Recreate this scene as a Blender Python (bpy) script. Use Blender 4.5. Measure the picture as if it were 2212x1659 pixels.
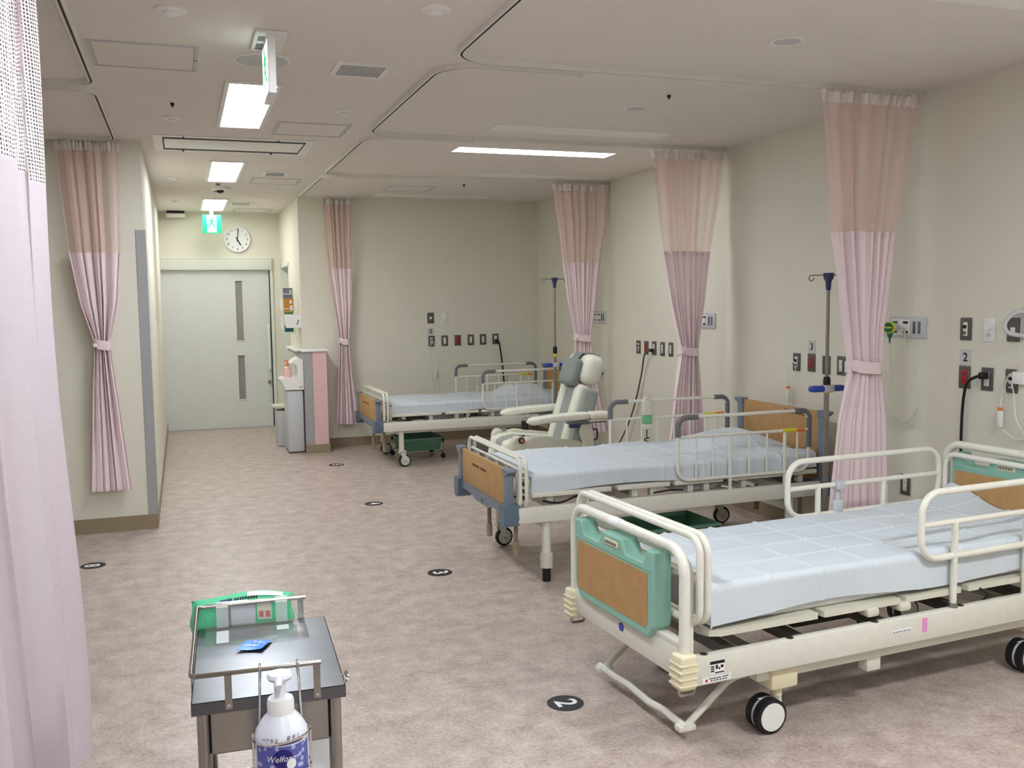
import bpy, bmesh, math, random
from math import sin, cos, pi, radians, sqrt, hypot
from mathutils import Vector, Matrix

# ------------------------------------------------------------------ scene
for o in list(bpy.data.objects): bpy.data.objects.remove(o)
SC = bpy.context.scene
COL = SC.collection
# camera (eye height 1.59 m, looking down the ward, slightly right and down)
F_PX, W_PX = 2036.9, 2212
YAW, PIT, ROLL = radians(19.204), radians(5.1275), radians(-.7301)
fw = Vector((sin(YAW)*cos(PIT), cos(YAW)*cos(PIT), -sin(PIT)))
r0 = Vector((cos(YAW), -sin(YAW), 0)); u0 = r0.cross(fw)
rt = r0*cos(ROLL)+u0*sin(ROLL); up = -r0*sin(ROLL)+u0*cos(ROLL)
cam_d = bpy.data.cameras.new('camera'); cam = bpy.data.objects.new('camera', cam_d); COL.objects.link(cam)
cam_d.sensor_width = 36; cam_d.sensor_fit = 'HORIZONTAL'; cam_d.lens = F_PX/W_PX*36
cam_d.clip_start = .05; cam_d.clip_end = 60
M4 = Matrix((rt, up, -fw)).transposed().to_4x4(); M4.translation = Vector((0, 0, 1.59))
cam.matrix_world = M4
SC.camera = cam
# world: a dim neutral surround, the ward is a closed room
wd = bpy.data.worlds.new('world'); SC.world = wd; wd.use_nodes = True
wd.node_tree.nodes['Background'].inputs[0].default_value = (.8, .85, .9, 1)
wd.node_tree.nodes['Background'].inputs[1].default_value = .3
SC.view_settings.view_transform = 'Standard'; SC.view_settings.look = 'None'
SC.view_settings.gamma = 1; SC.view_settings.use_curve_mapping = False
SC.view_settings.exposure = 0.9
PANEL_W = 20.0      # radiance of the corridor ceiling panels (near ones)
PANEL_MID = 18.0
PANEL_FAR = 12.0    # the panel at the corridor end, dimmed to darken the far corridor
STRIP_W = 9.5       # radiance of the lit strip over the recliner bay
STRIP_NEAR = 40.0   # the lit strip of the bay beside the viewer
CEIL = 2.706

# ------------------------------------------------------------------ materials
def lin(c):
    return tuple(((v/255)/12.92 if v/255 <= .04045 else ((v/255+.055)/1.055)**2.4) for v in c)
MATS = {}
def mat(name, col, rough=.5, metal=0, var=.04, vscale=6, bump=0, bscale=150, trans=0, alpha=1, emit=None, estr=0, coat=0, sheen=0, sub=0, spec=.5, ior=1.45):
    if name in MATS: return MATS[name]
    m = bpy.data.materials.new(name); m.use_nodes = True; nt = m.node_tree; b = nt.nodes['Principled BSDF']
    c = lin(col)
    tc = nt.nodes.new('ShaderNodeTexCoord')
    if var:
        n = nt.nodes.new('ShaderNodeTexNoise'); n.inputs['Scale'].default_value = vscale; n.inputs['Detail'].default_value = 3
        nt.links.new(tc.outputs['Object'], n.inputs['Vector'])
        r = nt.nodes.new('ShaderNodeValToRGB')
        r.color_ramp.elements[0].position = .3; r.color_ramp.elements[1].position = .7
        r.color_ramp.elements[0].color = (*[max(0, v*(1-var)) for v in c], 1)
        r.color_ramp.elements[1].color = (*[min(1, v*(1+var)) for v in c], 1)
        nt.links.new(n.outputs['Fac'], r.inputs['Fac']); nt.links.new(r.outputs['Color'], b.inputs['Base Color'])
    else: b.inputs['Base Color'].default_value = (*c, 1)
    b.inputs['Roughness'].default_value = rough; b.inputs['Metallic'].default_value = metal
    b.inputs['Transmission Weight'].default_value = trans; b.inputs['Alpha'].default_value = alpha
    b.inputs['Specular IOR Level'].default_value = spec; b.inputs['IOR'].default_value = ior
    b.inputs['Coat Weight'].default_value = coat; b.inputs['Sheen Weight'].default_value = sheen
    if sub: b.inputs['Subsurface Weight'].default_value = sub; b.inputs['Subsurface Radius'].default_value = (.02, .02, .02)
    if emit: b.inputs['Emission Color'].default_value = (*lin(emit), 1); b.inputs['Emission Strength'].default_value = estr
    if bump:
        n2 = nt.nodes.new('ShaderNodeTexNoise'); n2.inputs['Scale'].default_value = bscale; n2.inputs['Detail'].default_value = 2
        nt.links.new(tc.outputs['Object'], n2.inputs['Vector'])
        bp = nt.nodes.new('ShaderNodeBump'); bp.inputs['Strength'].default_value = bump; bp.inputs['Distance'].default_value = .002
        nt.links.new(n2.outputs['Fac'], bp.inputs['Height']); nt.links.new(bp.outputs['Normal'], b.inputs['Normal'])
    MATS[name] = m
    return m

wall_m = mat('wall_vinyl', (228, 225, 210), .75, var=.015, vscale=3, bump=.25, bscale=260)
ceil_m = mat('ceiling_board', (228, 222, 214), .85, var=.015, vscale=5, bump=.2, bscale=300)
base_m = mat('baseboard_vinyl', (150, 134, 110), .5, var=.05, vscale=20)
guard_m = mat('corner_guard_grey', (164, 164, 166), .5, var=.02)
pinkpanel_m = mat('pink_laminate', (226, 190, 190), .55, var=.02)
white_m = mat('white_plastic', (236, 236, 232), .45, var=.01)
whitemetal_m = mat('white_enamel', (232, 231, 224), .35, var=.02, vscale=30)
doorleaf_m = mat('door_laminate', (216, 220, 216), .5, var=.012)
doorframe_m = mat('door_frame_paint', (222, 226, 216), .5, var=.01)
frost_m = mat('frosted_pane', (150, 146, 146), .35, var=.05, vscale=4)
steel_m = mat('stainless_steel', (162, 159, 154), .26, metal=1, var=.1, vscale=9, bump=.05, bscale=40)
chrome_m = mat('chrome', (225, 225, 225), .12, metal=1, var=0)
tray_m = mat('brushed_tray', (112, 113, 117), .33, metal=1, var=.12, vscale=9, bump=.05, bscale=40)
railsteel_m = mat('rail_steel', (150, 144, 136), .2, metal=1, var=.05, vscale=30)
black_m = mat('black_rubber', (22, 22, 26), .55, var=.05)
dark_m = mat('dark_gap', (36, 34, 32), .7, var=.05)
rail_m = mat('rail_aluminium', (232, 229, 222), .45, var=.02)
slotshade_m = mat('slot_shade', (34, 32, 30), .6, var=0)
plate_m = mat('plate_grey', (92, 88, 84), .45, var=.03, vscale=30)
red_m = mat('red_socket', (176, 26, 30), .4, var=.03)
cream_m = mat('cream_enamel', (222, 220, 208), .42, var=.03, vscale=25, bump=.04, bscale=90)
creamplastic_m = mat('cream_plastic', (228, 220, 186), .5, var=.02)
tube_m = mat('ivory_tube', (230, 228, 216), .3, var=.03, vscale=40)
teal_m = mat('teal_plastic', (140, 188, 170), .45, var=.03, vscale=15, bump=.05, bscale=300)
oak_m = mat('oak_laminate', (180, 142, 92), .5, var=.08, vscale=18, bump=.04, bscale=120)
greyplastic_m = mat('grey_blue_plastic', (120, 128, 140), .5, var=.03)
bumper_m = mat('blue_grey_bumper', (98, 116, 132), .5, var=.03)
charcoal_m = mat('charcoal_cover', (112, 112, 116), .5, var=.02)
sheet_m = mat('paper_sheet', (208, 217, 224), .7, var=.012, vscale=10, bump=.1, bscale=220)
matt_m = mat('mattress_cover', (214, 214, 212), .6, var=.02)
leather_m = mat('cream_vinyl_leather', (232, 232, 216), .38, var=.02, vscale=14, bump=.08, bscale=260)
greyfab_m = mat('grey_fabric', (158, 164, 158), .8, var=.05, vscale=60, bump=.2, bscale=500)
greyvinyl_m = mat('grey_vinyl', (134, 142, 138), .5, var=.04, vscale=20, bump=.12, bscale=120)
shell_m = mat('chair_shell', (212, 210, 192), .5, var=.02)
navy_m = mat('navy_plastic', (60, 66, 104), .5, var=.03)
blue_m = mat('blue_plastic', (44, 70, 168), .4, var=.03)
yellow_m = mat('yellow_plastic', (224, 214, 60), .45, var=.03)
orange_m = mat('orange_plastic', (236, 132, 70), .4, var=.02)
peach_m = mat('pink_soap', (240, 190, 176), .35, var=.02)
green_m = mat('green_basket', (90, 138, 114), .5, var=.06, vscale=12)
packgreen_m = mat('green_wrapper', (88, 200, 148), .35, var=.05, vscale=20)
ink_m = mat('black_ink', (24, 22, 30), .5, var=0)
inkgrey_m = mat('grey_ink', (110, 108, 116), .6, var=0)
paper_m = mat('white_paper', (240, 240, 240), .7, var=0)
clear_m = mat('clear_plastic', (245, 250, 250), .08, var=0, trans=.95, alpha=.35, ior=1.3)
tubing_m = mat('clear_tubing', (226, 228, 214), .2, var=0, alpha=.55, trans=.3)
tape_m = mat('frosted_tape', (236, 240, 240), .5, var=0, alpha=.55)
disc_m = mat('black_floor_disc', (32, 30, 38), .45, var=.05)
vent_m = mat('vent_grey', (196, 197, 198), .5, var=.02)
offlamp_m = mat('unlit_diffuser', (242, 241, 234), .4, var=.01)
card_m = mat('number_card', (204, 203, 200), .6, var=.01)
ltgrey_m = mat('light_grey_plastic', (196, 199, 203), .45, var=.02)
lit_m = mat('lit_panel', (255, 255, 255), .5, var=0, emit=(240, 247, 255), estr=PANEL_W)
litmid_m = mat('lit_panel_mid', (255, 255, 255), .5, var=0, emit=(246, 248, 250), estr=PANEL_MID)
litfar_m = mat('lit_panel_far', (255, 255, 255), .5, var=0, emit=(250, 248, 246), estr=PANEL_FAR)
stripnear_m = mat('lit_strip_near', (255, 255, 255), .5, var=0, emit=(246, 250, 255), estr=STRIP_NEAR)
strip_m = mat('lit_strip', (255, 255, 255), .5, var=0, emit=(246, 250, 255), estr=STRIP_W)
exitgreen_m = mat('exit_green', (10, 170, 110), .5, var=0, emit=(10, 178, 112), estr=.55)
exitwhite_m = mat('exit_white', (250, 255, 250), .5, var=0, emit=(240, 255, 248), estr=1.0)
pinktape_m = mat('pink_tape', (232, 150, 206), .6, var=.03)
sky_m = mat('sky_blue_foil', (40, 128, 226), .35, var=.05)
handset_m = mat('handset_cream', (216, 214, 194), .5, var=.02)
handgreen_m = mat('handset_green', (120, 186, 136), .5, var=.02)
bottle_m = mat('frosted_bottle', (228, 232, 240), .35, var=.01, sub=.2)
labelblue_m = None

def floor_material():
    m = bpy.data.materials.new('floor_vinyl'); m.use_nodes = True; nt = m.node_tree; b = nt.nodes['Principled BSDF']
    tc = nt.nodes.new('ShaderNodeTexCoord')
    n1 = nt.nodes.new('ShaderNodeTexNoise'); n1.inputs['Scale'].default_value = 9; n1.inputs['Detail'].default_value = 8; n1.inputs['Roughness'].default_value = .72
    n2 = nt.nodes.new('ShaderNodeTexNoise'); n2.inputs['Scale'].default_value = 70; n2.inputs['Detail'].default_value = 4; n2.inputs['Roughness'].default_value = .7
    for n in (n1, n2): nt.links.new(tc.outputs['Object'], n.inputs['Vector'])
    mx = nt.nodes.new('ShaderNodeMath'); mx.operation = 'MULTIPLY_ADD'; mx.inputs[1].default_value = .45
    nt.links.new(n2.outputs['Fac'], mx.inputs[0])
    sc = nt.nodes.new('ShaderNodeMath'); sc.operation = 'MULTIPLY'; sc.inputs[1].default_value = .55
    nt.links.new(n1.outputs['Fac'], sc.inputs[0]); nt.links.new(sc.outputs[0], mx.inputs[2])
    r = nt.nodes.new('ShaderNodeValToRGB'); e = r.color_ramp.elements
    e[0].position = .36; e[0].color = (*lin((146, 131, 121)), 1)
    e[1].position = .62; e[1].color = (*lin((208, 194, 184)), 1)
    x = e.new(.49); x.color = (*lin((182, 166, 156)), 1)
    nt.links.new(mx.outputs[0], r.inputs['Fac']); nt.links.new(r.outputs['Color'], b.inputs['Base Color'])
    b.inputs['Roughness'].default_value = .36; b.inputs['Specular IOR Level'].default_value = .5
    bp = nt.nodes.new('ShaderNodeBump'); bp.inputs['Strength'].default_value = .08; bp.inputs['Distance'].default_value = .002
    nt.links.new(n2.outputs['Fac'], bp.inputs['Height']); nt.links.new(bp.outputs['Normal'], b.inputs['Normal'])
    return m
floor_m = floor_material()

def cloth_material(name, col, wave=True):
    m = bpy.data.materials.new(name); m.use_nodes = True; nt = m.node_tree; b = nt.nodes['Principled BSDF']
    c = lin(col); tc = nt.nodes.new('ShaderNodeTexCoord')
    mp = nt.nodes.new('ShaderNodeMapping'); mp.inputs['Scale'].default_value = (3, 3, 120); nt.links.new(tc.outputs['Object'], mp.inputs['Vector'])
    n = nt.nodes.new('ShaderNodeTexNoise'); n.inputs['Scale'].default_value = 1.6; n.inputs['Detail'].default_value = 4
    nt.links.new(mp.outputs[0], n.inputs['Vector'])
    r = nt.nodes.new('ShaderNodeValToRGB'); r.color_ramp.elements[0].position = .3; r.color_ramp.elements[1].position = .7
    r.color_ramp.elements[0].color = (*[v*.965 for v in c], 1); r.color_ramp.elements[1].color = (*[min(1, v*1.025) for v in c], 1)
    nt.links.new(n.outputs['Fac'], r.inputs['Fac'])
    b.inputs['Roughness'].default_value = .8; b.inputs['Specular IOR Level'].default_value = .2
    nt.links.new(r.outputs['Color'], b.inputs['Base Color'])
    tr = nt.nodes.new('ShaderNodeBsdfTranslucent'); nt.links.new(r.outputs['Color'], tr.inputs['Color'])
    mix = nt.nodes.new('ShaderNodeMixShader'); mix.inputs[0].default_value = .14
    out = nt.nodes['Material Output']
    nt.links.new(b.outputs[0], mix.inputs[1]); nt.links.new(tr.outputs[0], mix.inputs[2]); nt.links.new(mix.outputs[0], out.inputs[0])
    bp = nt.nodes.new('ShaderNodeBump'); bp.inputs['Strength'].default_value = .08; bp.inputs['Distance'].default_value = .002
    nt.links.new(n.outputs['Fac'], bp.inputs['Height']); nt.links.new(bp.outputs['Normal'], b.inputs['Normal'])
    return m
pinkcloth_m = cloth_material('pink_curtain_cloth', (254, 236, 239))
headcloth_m = cloth_material('curtain_heading_cloth', (255, 246, 242))
palecloth_m = cloth_material('pale_curtain_cloth', (217, 205, 212))

def net_material(name, col, step, thread):
    """open net: threads every `step` metres in cloth coordinates (UV in metres), clear between them"""
    m = bpy.data.materials.new(name); m.use_nodes = True; nt = m.node_tree; b = nt.nodes['Principled BSDF']
    b.inputs['Base Color'].default_value = (*lin(col), 1); b.inputs['Roughness'].default_value = .8
    uv = nt.nodes.new('ShaderNodeUVMap'); sp = nt.nodes.new('ShaderNodeSeparateXYZ'); nt.links.new(uv.outputs[0], sp.inputs[0])
    outs = []
    for k, ax in enumerate(('X', 'Y')):
        d = nt.nodes.new('ShaderNodeMath'); d.operation = 'DIVIDE'; d.inputs[1].default_value = step[k]; nt.links.new(sp.outputs[ax], d.inputs[0])
        f = nt.nodes.new('ShaderNodeMath'); f.operation = 'FRACT'; nt.links.new(d.outputs[0], f.inputs[0])
        l = nt.nodes.new('ShaderNodeMath'); l.operation = 'LESS_THAN'; l.inputs[1].default_value = thread[k]; nt.links.new(f.outputs[0], l.inputs[0])
        outs.append(l)
    mx = nt.nodes.new('ShaderNodeMath'); mx.operation = 'MAXIMUM'
    nt.links.new(outs[0].outputs[0], mx.inputs[0]); nt.links.new(outs[1].outputs[0], mx.inputs[1])
    tp = nt.nodes.new('ShaderNodeBsdfTransparent'); mix = nt.nodes.new('ShaderNodeMixShader'); out = nt.nodes['Material Output']
    nt.links.new(mx.outputs[0], mix.inputs[0]); nt.links.new(tp.outputs[0], mix.inputs[1]); nt.links.new(b.outputs[0], mix.inputs[2]); nt.links.new(mix.outputs[0], out.inputs[0])
    return m
pinknet_m = net_material('pink_net', (248, 220, 210), (.0065, .0075), (.30, .17))
palenet_m = net_material('pale_net', (240, 228, 234), (.009, .011), (.36, .36))

# ------------------------------------------------------------------ mesh helpers
class MB:
    def __init__(s): s.v = []; s.f = []; s.uv = None
    def add(s, vs, fs):
        o = len(s.v); s.v += [tuple(p) for p in vs]; s.f += [tuple(i+o for i in f) for f in fs]; return s
    def box(s, x0, x1, y0, y1, z0, z1):
        return s.add([(x0,y0,z0),(x1,y0,z0),(x1,y1,z0),(x0,y1,z0),(x0,y0,z1),(x1,y0,z1),(x1,y1,z1),(x0,y1,z1)],
                     [(0,3,2,1),(4,5,6,7),(0,1,5,4),(1,2,6,5),(2,3,7,6),(3,0,4,7)])
    def rbox(s, x0, x1, y0, y1, z0, z1, r=.01, seg=2, mtx=None):
        bm = bmesh.new(); bmesh.ops.create_cube(bm, size=1)
        for v in bm.verts: v.co = Vector(((x0+x1)/2+v.co.x*(x1-x0), (y0+y1)/2+v.co.y*(y1-y0), (z0+z1)/2+v.co.z*(z1-z0)))
        bmesh.ops.bevel(bm, geom=bm.edges[:], offset=min(r, .49*min(abs(x1-x0), abs(y1-y0), abs(z1-z0))), segments=seg, profile=.5, affect='EDGES')
        if mtx: bmesh.ops.transform(bm, matrix=mtx, verts=bm.verts)
        s.frombm(bm); return s
    def frombm(s, bm):
        bm.verts.index_update(); s.add([v.co[:] for v in bm.verts], [[v.index for v in f.verts] for f in bm.faces]); bm.free(); return s
    def cyl(s, p0, p1, r, n=12, r2=None, cap=True):
        return s.tube([p0, p1], r, n, r2=r2, cap=cap)
    def tube(s, pts, r, n=8, closed=False, cap=True, r2=None):
        P = [Vector(p) for p in pts]; N = len(P); rings = []
        T = []
        for i in range(N):
            if closed: t = P[(i+1) % N]-P[i-1]
            else: t = P[min(i+1, N-1)]-P[max(i-1, 0)]
            T.append(t.normalized())
        a = Vector((0, 0, 1)) if abs(T[0].z) < .9 else Vector((1, 0, 0))
        nrm = (a-T[0]*a.dot(T[0])).normalized()
        o = len(s.v)
        for i in range(N):
            nrm = (nrm-T[i]*nrm.dot(T[i])).normalized(); b = T[i].cross(nrm)
            rr = r if r2 is None else r+(r2-r)*i/(N-1)
            if callable(r): rr = r(i/(N-1))
            for k in range(n):
                an = 2*pi*k/n; s.v.append(tuple(P[i]+nrm*cos(an)*rr+b*sin(an)*rr))
        for i in range(N if closed else N-1):
            j = (i+1) % N
            for k in range(n):
                k2 = (k+1) % n; s.f.append((o+i*n+k, o+i*n+k2, o+j*n+k2, o+j*n+k))
        if cap and not closed:
            s.f.append(tuple(o+k for k in reversed(range(n)))); s.f.append(tuple(o+(N-1)*n+k for k in range(n)))
        return s
    def lathe(s, prof, org=(0,0,0), n=24, mtx=None):
        o = len(s.v); L = len(prof)
        for (r, z) in prof:
            for k in range(n):
                a = 2*pi*k/n; p = Vector((r*cos(a), r*sin(a), z))
                if mtx: p = mtx @ p
                s.v.append(tuple(p+Vector(org)))
        for i in range(L-1):
            for k in range(n):
                k2 = (k+1) % n; s.f.append((o+i*n+k, o+i*n+k2, o+(i+1)*n+k2, o+(i+1)*n+k))
        s.f.append(tuple(o+k for k in reversed(range(n)))); s.f.append(tuple(o+(L-1)*n+k for k in range(n)))
        return s
    def prism(s, poly, fn, a, b):
        """poly in 2-D, fn(p,q,h)->xyz, extruded from h=a to h=b"""
        n = len(poly); vs = [fn(p, q, a) for p, q in poly]+[fn(p, q, b) for p, q in poly]
        fs = [tuple(range(n)), tuple(reversed(range(n, 2*n)))]+[(i, i+n, (i+1) % n+n, (i+1) % n) for i in range(n)]
        return s.add(vs, fs)
    def grid(s, fn, nu, nv, thick=0):
        o = len(s.v)
        for j in range(nv+1):
            for i in range(nu+1): s.v.append(tuple(fn(i/nu, j/nv)))
        for j in range(nv):
            for i in range(nu):
                a = o+j*(nu+1)+i; s.f.append((a, a+1, a+nu+2, a+nu+1))
        return s
    def blob(s, c, rx, ry, rz, n=16, m=10, e=1.0):
        pw = lambda x: math.copysign(abs(x)**e, x)
        o = len(s.v); rows = []
        for j in range(m+1):
            ph = -pi/2+pi*j/m
            for k in range(n):
                a = 2*pi*k/n; s.v.append((c[0]+rx*pw(cos(ph))*pw(cos(a)), c[1]+ry*pw(cos(ph))*pw(sin(a)), c[2]+rz*pw(sin(ph))))
        for j in range(m):
            for k in range(n):
                k2 = (k+1) % n; s.f.append((o+j*n+k, o+j*n+k2, o+(j+1)*n+k2, o+(j+1)*n+k))
        return s
    def xf(s, mtx):
        s.v = [tuple(mtx @ Vector(p)) for p in s.v]; return s
    def build(s, name, m, parent=None, label=None, ang=40, fixn=True):
        me = bpy.data.meshes.new(name); me.from_pydata(s.v, [], s.f)
        bm = bmesh.new(); bm.from_mesh(me)
        bmesh.ops.remove_doubles(bm, verts=bm.verts, dist=1e-6)
        if fixn: bmesh.ops.recalc_face_normals(bm, faces=bm.faces)
        for f in bm.faces: f.smooth = True
        lim = radians(ang)
        for e in bm.edges:
            if len(e.link_faces) != 2 or e.calc_face_angle(0) > lim: e.smooth = False
        bm.to_mesh(me); bm.free()
        me.materials.append(m)
        o = bpy.data.objects.new(name, me); COL.objects.link(o)
        if parent: o.parent = parent
        if label: o['label'] = label
        return o
def fillet(pts, r, seg=6, closed=False):
    P = [Vector(p) for p in pts]; out = []
    n = len(P)
    for i in range(n):
        if not closed and i in (0, n-1): out.append(P[i]); continue
        a = P[i-1]; b = P[i]; c = P[(i+1) % n]
        d1 = (a-b).normalized(); d2 = (c-b).normalized(); ang = d1.angle(d2)
        if ang > 3.1: out.append(b); continue
        t = min(r/math.tan(ang/2), (a-b).length*.49, (c-b).length*.49); rr = t*math.tan(ang/2)
        ctr = b+(d1+d2).normalized()*(rr/sin(ang/2)); p0 = b+d1*t; p1 = b+d2*t
        v0 = p0-ctr; v1 = p1-ctr; w = v0.angle(v1)
        for k in range(seg+1):
            q = k/seg; out.append(ctr+(v0*sin((1-q)*w)+v1*sin(q*w))/sin(w))
    return out
def bez(pts, n=10):
    """Catmull-Rom through points"""
    P = [Vector(p) for p in pts]; P = [P[0]*2-P[1]]+P+[P[-1]*2-P[-2]]; out = []
    for i in range(1, len(P)-2):
        for k in range(n):
            t = k/n; a, b, c, d = P[i-1], P[i], P[i+1], P[i+2]
            out.append(.5*((2*b)+(c-a)*t+(2*a-5*b+4*c-d)*t*t+(3*b-3*c+d-a)*t**3))
    out.append(P[-2]); return out
def empty(name, label, cat, loc=(0,0,0), rz=0, group=None, kind=None):
    o = bpy.data.objects.new(name, None); COL.objects.link(o); o.location = loc; o.rotation_euler = (0, 0, rz)
    o.empty_display_size = .1
    if kind: o['kind'] = kind
    if label: o['label'] = label
    if cat: o['category'] = cat
    if group: o['group'] = group
    return o
def tag(o, label, cat, group=None, kind=None):
    o['label'] = label
    if cat: o['category'] = cat
    if group: o['group'] = group
    if kind: o['kind'] = kind
    return o
def struct(name, mb, m, label, parent=None):
    o = mb.build(name, m, parent); o['kind'] = 'structure'; o['label'] = label; return o
def textmesh(txt, size, depth=.0004, align='CENTER', shear=0, font_scale=(1, 1), bold=0):
    cu = bpy.data.curves.new('t', 'FONT'); cu.body = txt; cu.size = size; cu.extrude = depth; cu.align_x = align; cu.align_y = 'CENTER'; cu.shear = shear
    cu.resolution_u = 3; cu.offset = bold
    o = bpy.data.objects.new('t', cu); COL.objects.link(o)
    dg = bpy.context.evaluated_depsgraph_get(); me = bpy.data.meshes.new_from_object(o.evaluated_get(dg))
    mb = MB(); mb.add([(v.co.x*font_scale[0], v.co.y*font_scale[1], v.co.z) for v in me.vertices], [tuple(p.vertices) for p in me.polygons])
    bpy.data.objects.remove(o); bpy.data.meshes.remove(me); bpy.data.curves.remove(cu)
    return mb
def clone(root, loc, rz=None, label=None):
    c = root.copy(); COL.objects.link(c); c.location = loc
    if rz is not None: c.rotation_euler = (0, 0, rz)
    if label: c['label'] = label
    for ch in list(root.children):
        k = ch.copy(); COL.objects.link(k); k.parent = c
        for g in list(ch.children):
            d = g.copy(); COL.objects.link(d); d.parent = k
    return c
def Rz(a): return Matrix.Rotation(a, 4, 'Z')
def Rx(a): return Matrix.Rotation(a, 4, 'X')
def Ry(a): return Matrix.Rotation(a, 4, 'Y')
def T(x, y, z): return Matrix.Translation((x, y, z))
UPRIGHT = Rx(pi/2)      # text lying in XY -> standing in XZ, facing -Y
rng = random.Random(7)
# ------------------------------------------------------------------ the room
XR, XL, YF, YB, YE = 3.93, -3.2, -4.6, 10.33, 12.4      # right wall, left wall, behind camera, bay back wall, corridor end
XC, XP, YP = 1.21, -.222, 7.06                          # corridor right wall, corridor left wall, left block front
struct('floor', MB().box(XL-.1, XR+.1, YF-.1, YE+.2, -.06, 0), floor_m, 'mottled beige brown vinyl floor')
struct('ceiling', MB().box(XL-.1, XR+.1, YF-.1, YE+.2, CEIL, CEIL+.06), ceil_m, 'flat off white ceiling')
struct('wall_right', MB().box(XR, XR+.1, YF-.1, YB+.1, 0, CEIL), wall_m, 'long cream wall behind the bed heads')
struct('wall_back', MB().box(XC, XR, YB, YB+.1, 0, CEIL), wall_m, 'cream wall at the far end of the bed bays')
# corridor right wall with the doorway recess
DY0, DY1, DZ = 11.45, 12.32, 2.02
w = MB().box(XC, XC+.1, YB+.1, DY0-.03, 0, CEIL).box(XC, XC+.1, DY1+.03, YE, 0, CEIL).box(XC, XC+.1, DY0-.03, DY1+.03, DZ+.03, CEIL)
struct('wall_corridor_right', w, wall_m, 'cream corridor wall with a doorway, right of the sliding door')
struct('wall_corridor_left', MB().box(XL, XP, YP, YE, 0, CEIL), wall_m, 'cream wall block left of the corridor')
struct('wall_end', MB().box(XP, -.30, YE, YE+.15, 0, CEIL).box(1.085, XC+.4, YE, YE+.15, 0, CEIL).box(-.30, 1.085, YE, YE+.15, 2.0, CEIL), wall_m, 'cream wall above the sliding door at the corridor end')
struct('wall_left', MB().box(XL-.1, XL, YF-.1, YP, 0, CEIL), wall_m, 'cream wall of the left bays')
struct('wall_front', MB().box(XL, XR, YF-.1, YF, 0, CEIL), wall_m, 'cream wall behind the viewer')
struct('baseboard_right', MB().box(XR-.006, XR, YF, YB-.006, 0, .1), base_m, 'taupe skirting along the bed head wall')
struct('baseboard_back', MB().box(1.43, XR-.006, YB-.006, YB, 0, .1), base_m, 'taupe skirting along the far bay wall')
struct('baseboard_corridor_left', MB().box(XL, XP+.006, YP-.006, YP, 0, .105).box(XP, XP+.006, YP, YE, 0, .105), base_m, 'taupe skirting round the left wall block')
struct('baseboard_corridor_right', MB().box(XC-.006, XC, YB+.02, DY0-.04, 0, .1), base_m, 'taupe skirting on the right corridor wall')
struct('trim_1', MB().box(-.277, XP+.008, YP-.008, YP, .105, 2.1).box(XP, XP+.008, YP, YP+.055, .105, 2.1), guard_m, 'grey corner guard on the left wall block')
# doorway in the corridor right wall
d2 = empty('door_2', 'pale door in the recess of the right corridor wall', None, (XC, 0, 0), kind='structure')
MB().box(-.004, .1, DY0-.035, DY0, 0, DZ+.035).box(-.004, .1, DY1, DY1+.035, 0, DZ+.035).box(-.004, .1, DY0-.035, DY1+.035, DZ, DZ+.035).build('door_frame', doorframe_m, d2)
MB().box(.16, .19, DY0-.03, DY1+.03, 0.005, DZ).box(.1, .16, DY1, DY1+.03, 0, DZ).box(.1, .16, DY0-.03, DY1+.03, DZ, DZ+.03).build('door_leaf', doorleaf_m, d2)
MB().cyl((.13, DY0+.08, .95), (.13, DY0+.08, 1.1), .008).cyl((.13, DY0+.08, .96), (.165, DY0+.08, .96), .006).cyl((.13, DY0+.08, 1.09), (.165, DY0+.08, 1.09), .006).build('door_handle', chrome_m, d2)
# big sliding door
d1 = empty('door_1', 'wide pale green grey sliding door with two slit windows', None, (0, YE, 0), kind='structure')
leaf = [(-.29, .645), (.74, 1.075)]
m = MB()
for a, b in leaf: m.box(a, b, .03, .07, .008, 1.998)
m.box(.645, .74, .03, .07, .008, .37).box(.645, .74, .03, .07, .925, 1.115).box(.645, .74, .03, .07, 1.865, 1.998)
lf = m.build('door_leaf', doorleaf_m, d1)
for z0, z1 in ((.37, .925), (1.115, 1.865)):
    MB().box(.645, .74, .045, .055, z0, z1).build('pane', frost_m, lf)
    MB().box(.641, .651, .022, .06, z0-.006, z1+.006).box(.734, .744, .022, .06, z0-.006, z1+.006).box(.641, .744, .022, .06, z0-.012, z0).box(.641, .744, .022, .06, z1, z1+.012).build('pane_frame', doorframe_m, lf)
MB().tube(fillet([(1.04, .03, .74), (1.04, -.03, .74), (1.04, -.03, 1.295), (1.04, .03, 1.295)], .02), .014, 10).build('door_handle', white_m, lf)
MB().cyl((1.032, .03, .575), (1.032, .005, .575), .024, 16).build('lock', steel_m, lf)
MB().box(-.318, -.292, -.02, .08, 0, 2.15).box(1.078, 1.112, -.02, .08, 0, 2.15).box(-.328, -.316, -.01, .05, 0, 2.15).build('door_frame', doorframe_m, d1)
hd = MB().rbox(-.31, 1.098, -.045, .03, 2.002, 2.14, .004).build('door_header', doorframe_m, d1)
MB().box(-.322, 1.108, -.052, .03, 2.14, 2.152).build('header_cap', white_m, hd)
for x in (-.27, 1.06): MB().cyl((x, -.045, 2.03), (x, -.049, 2.03), .006).build('screw', steel_m, hd)
MB().box(1.066, 1.08, .012, .06, .01, 1.995).build('gap_shade', black_m, d1)  # black strip drawn for the shaded gap beside the leaf
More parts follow.
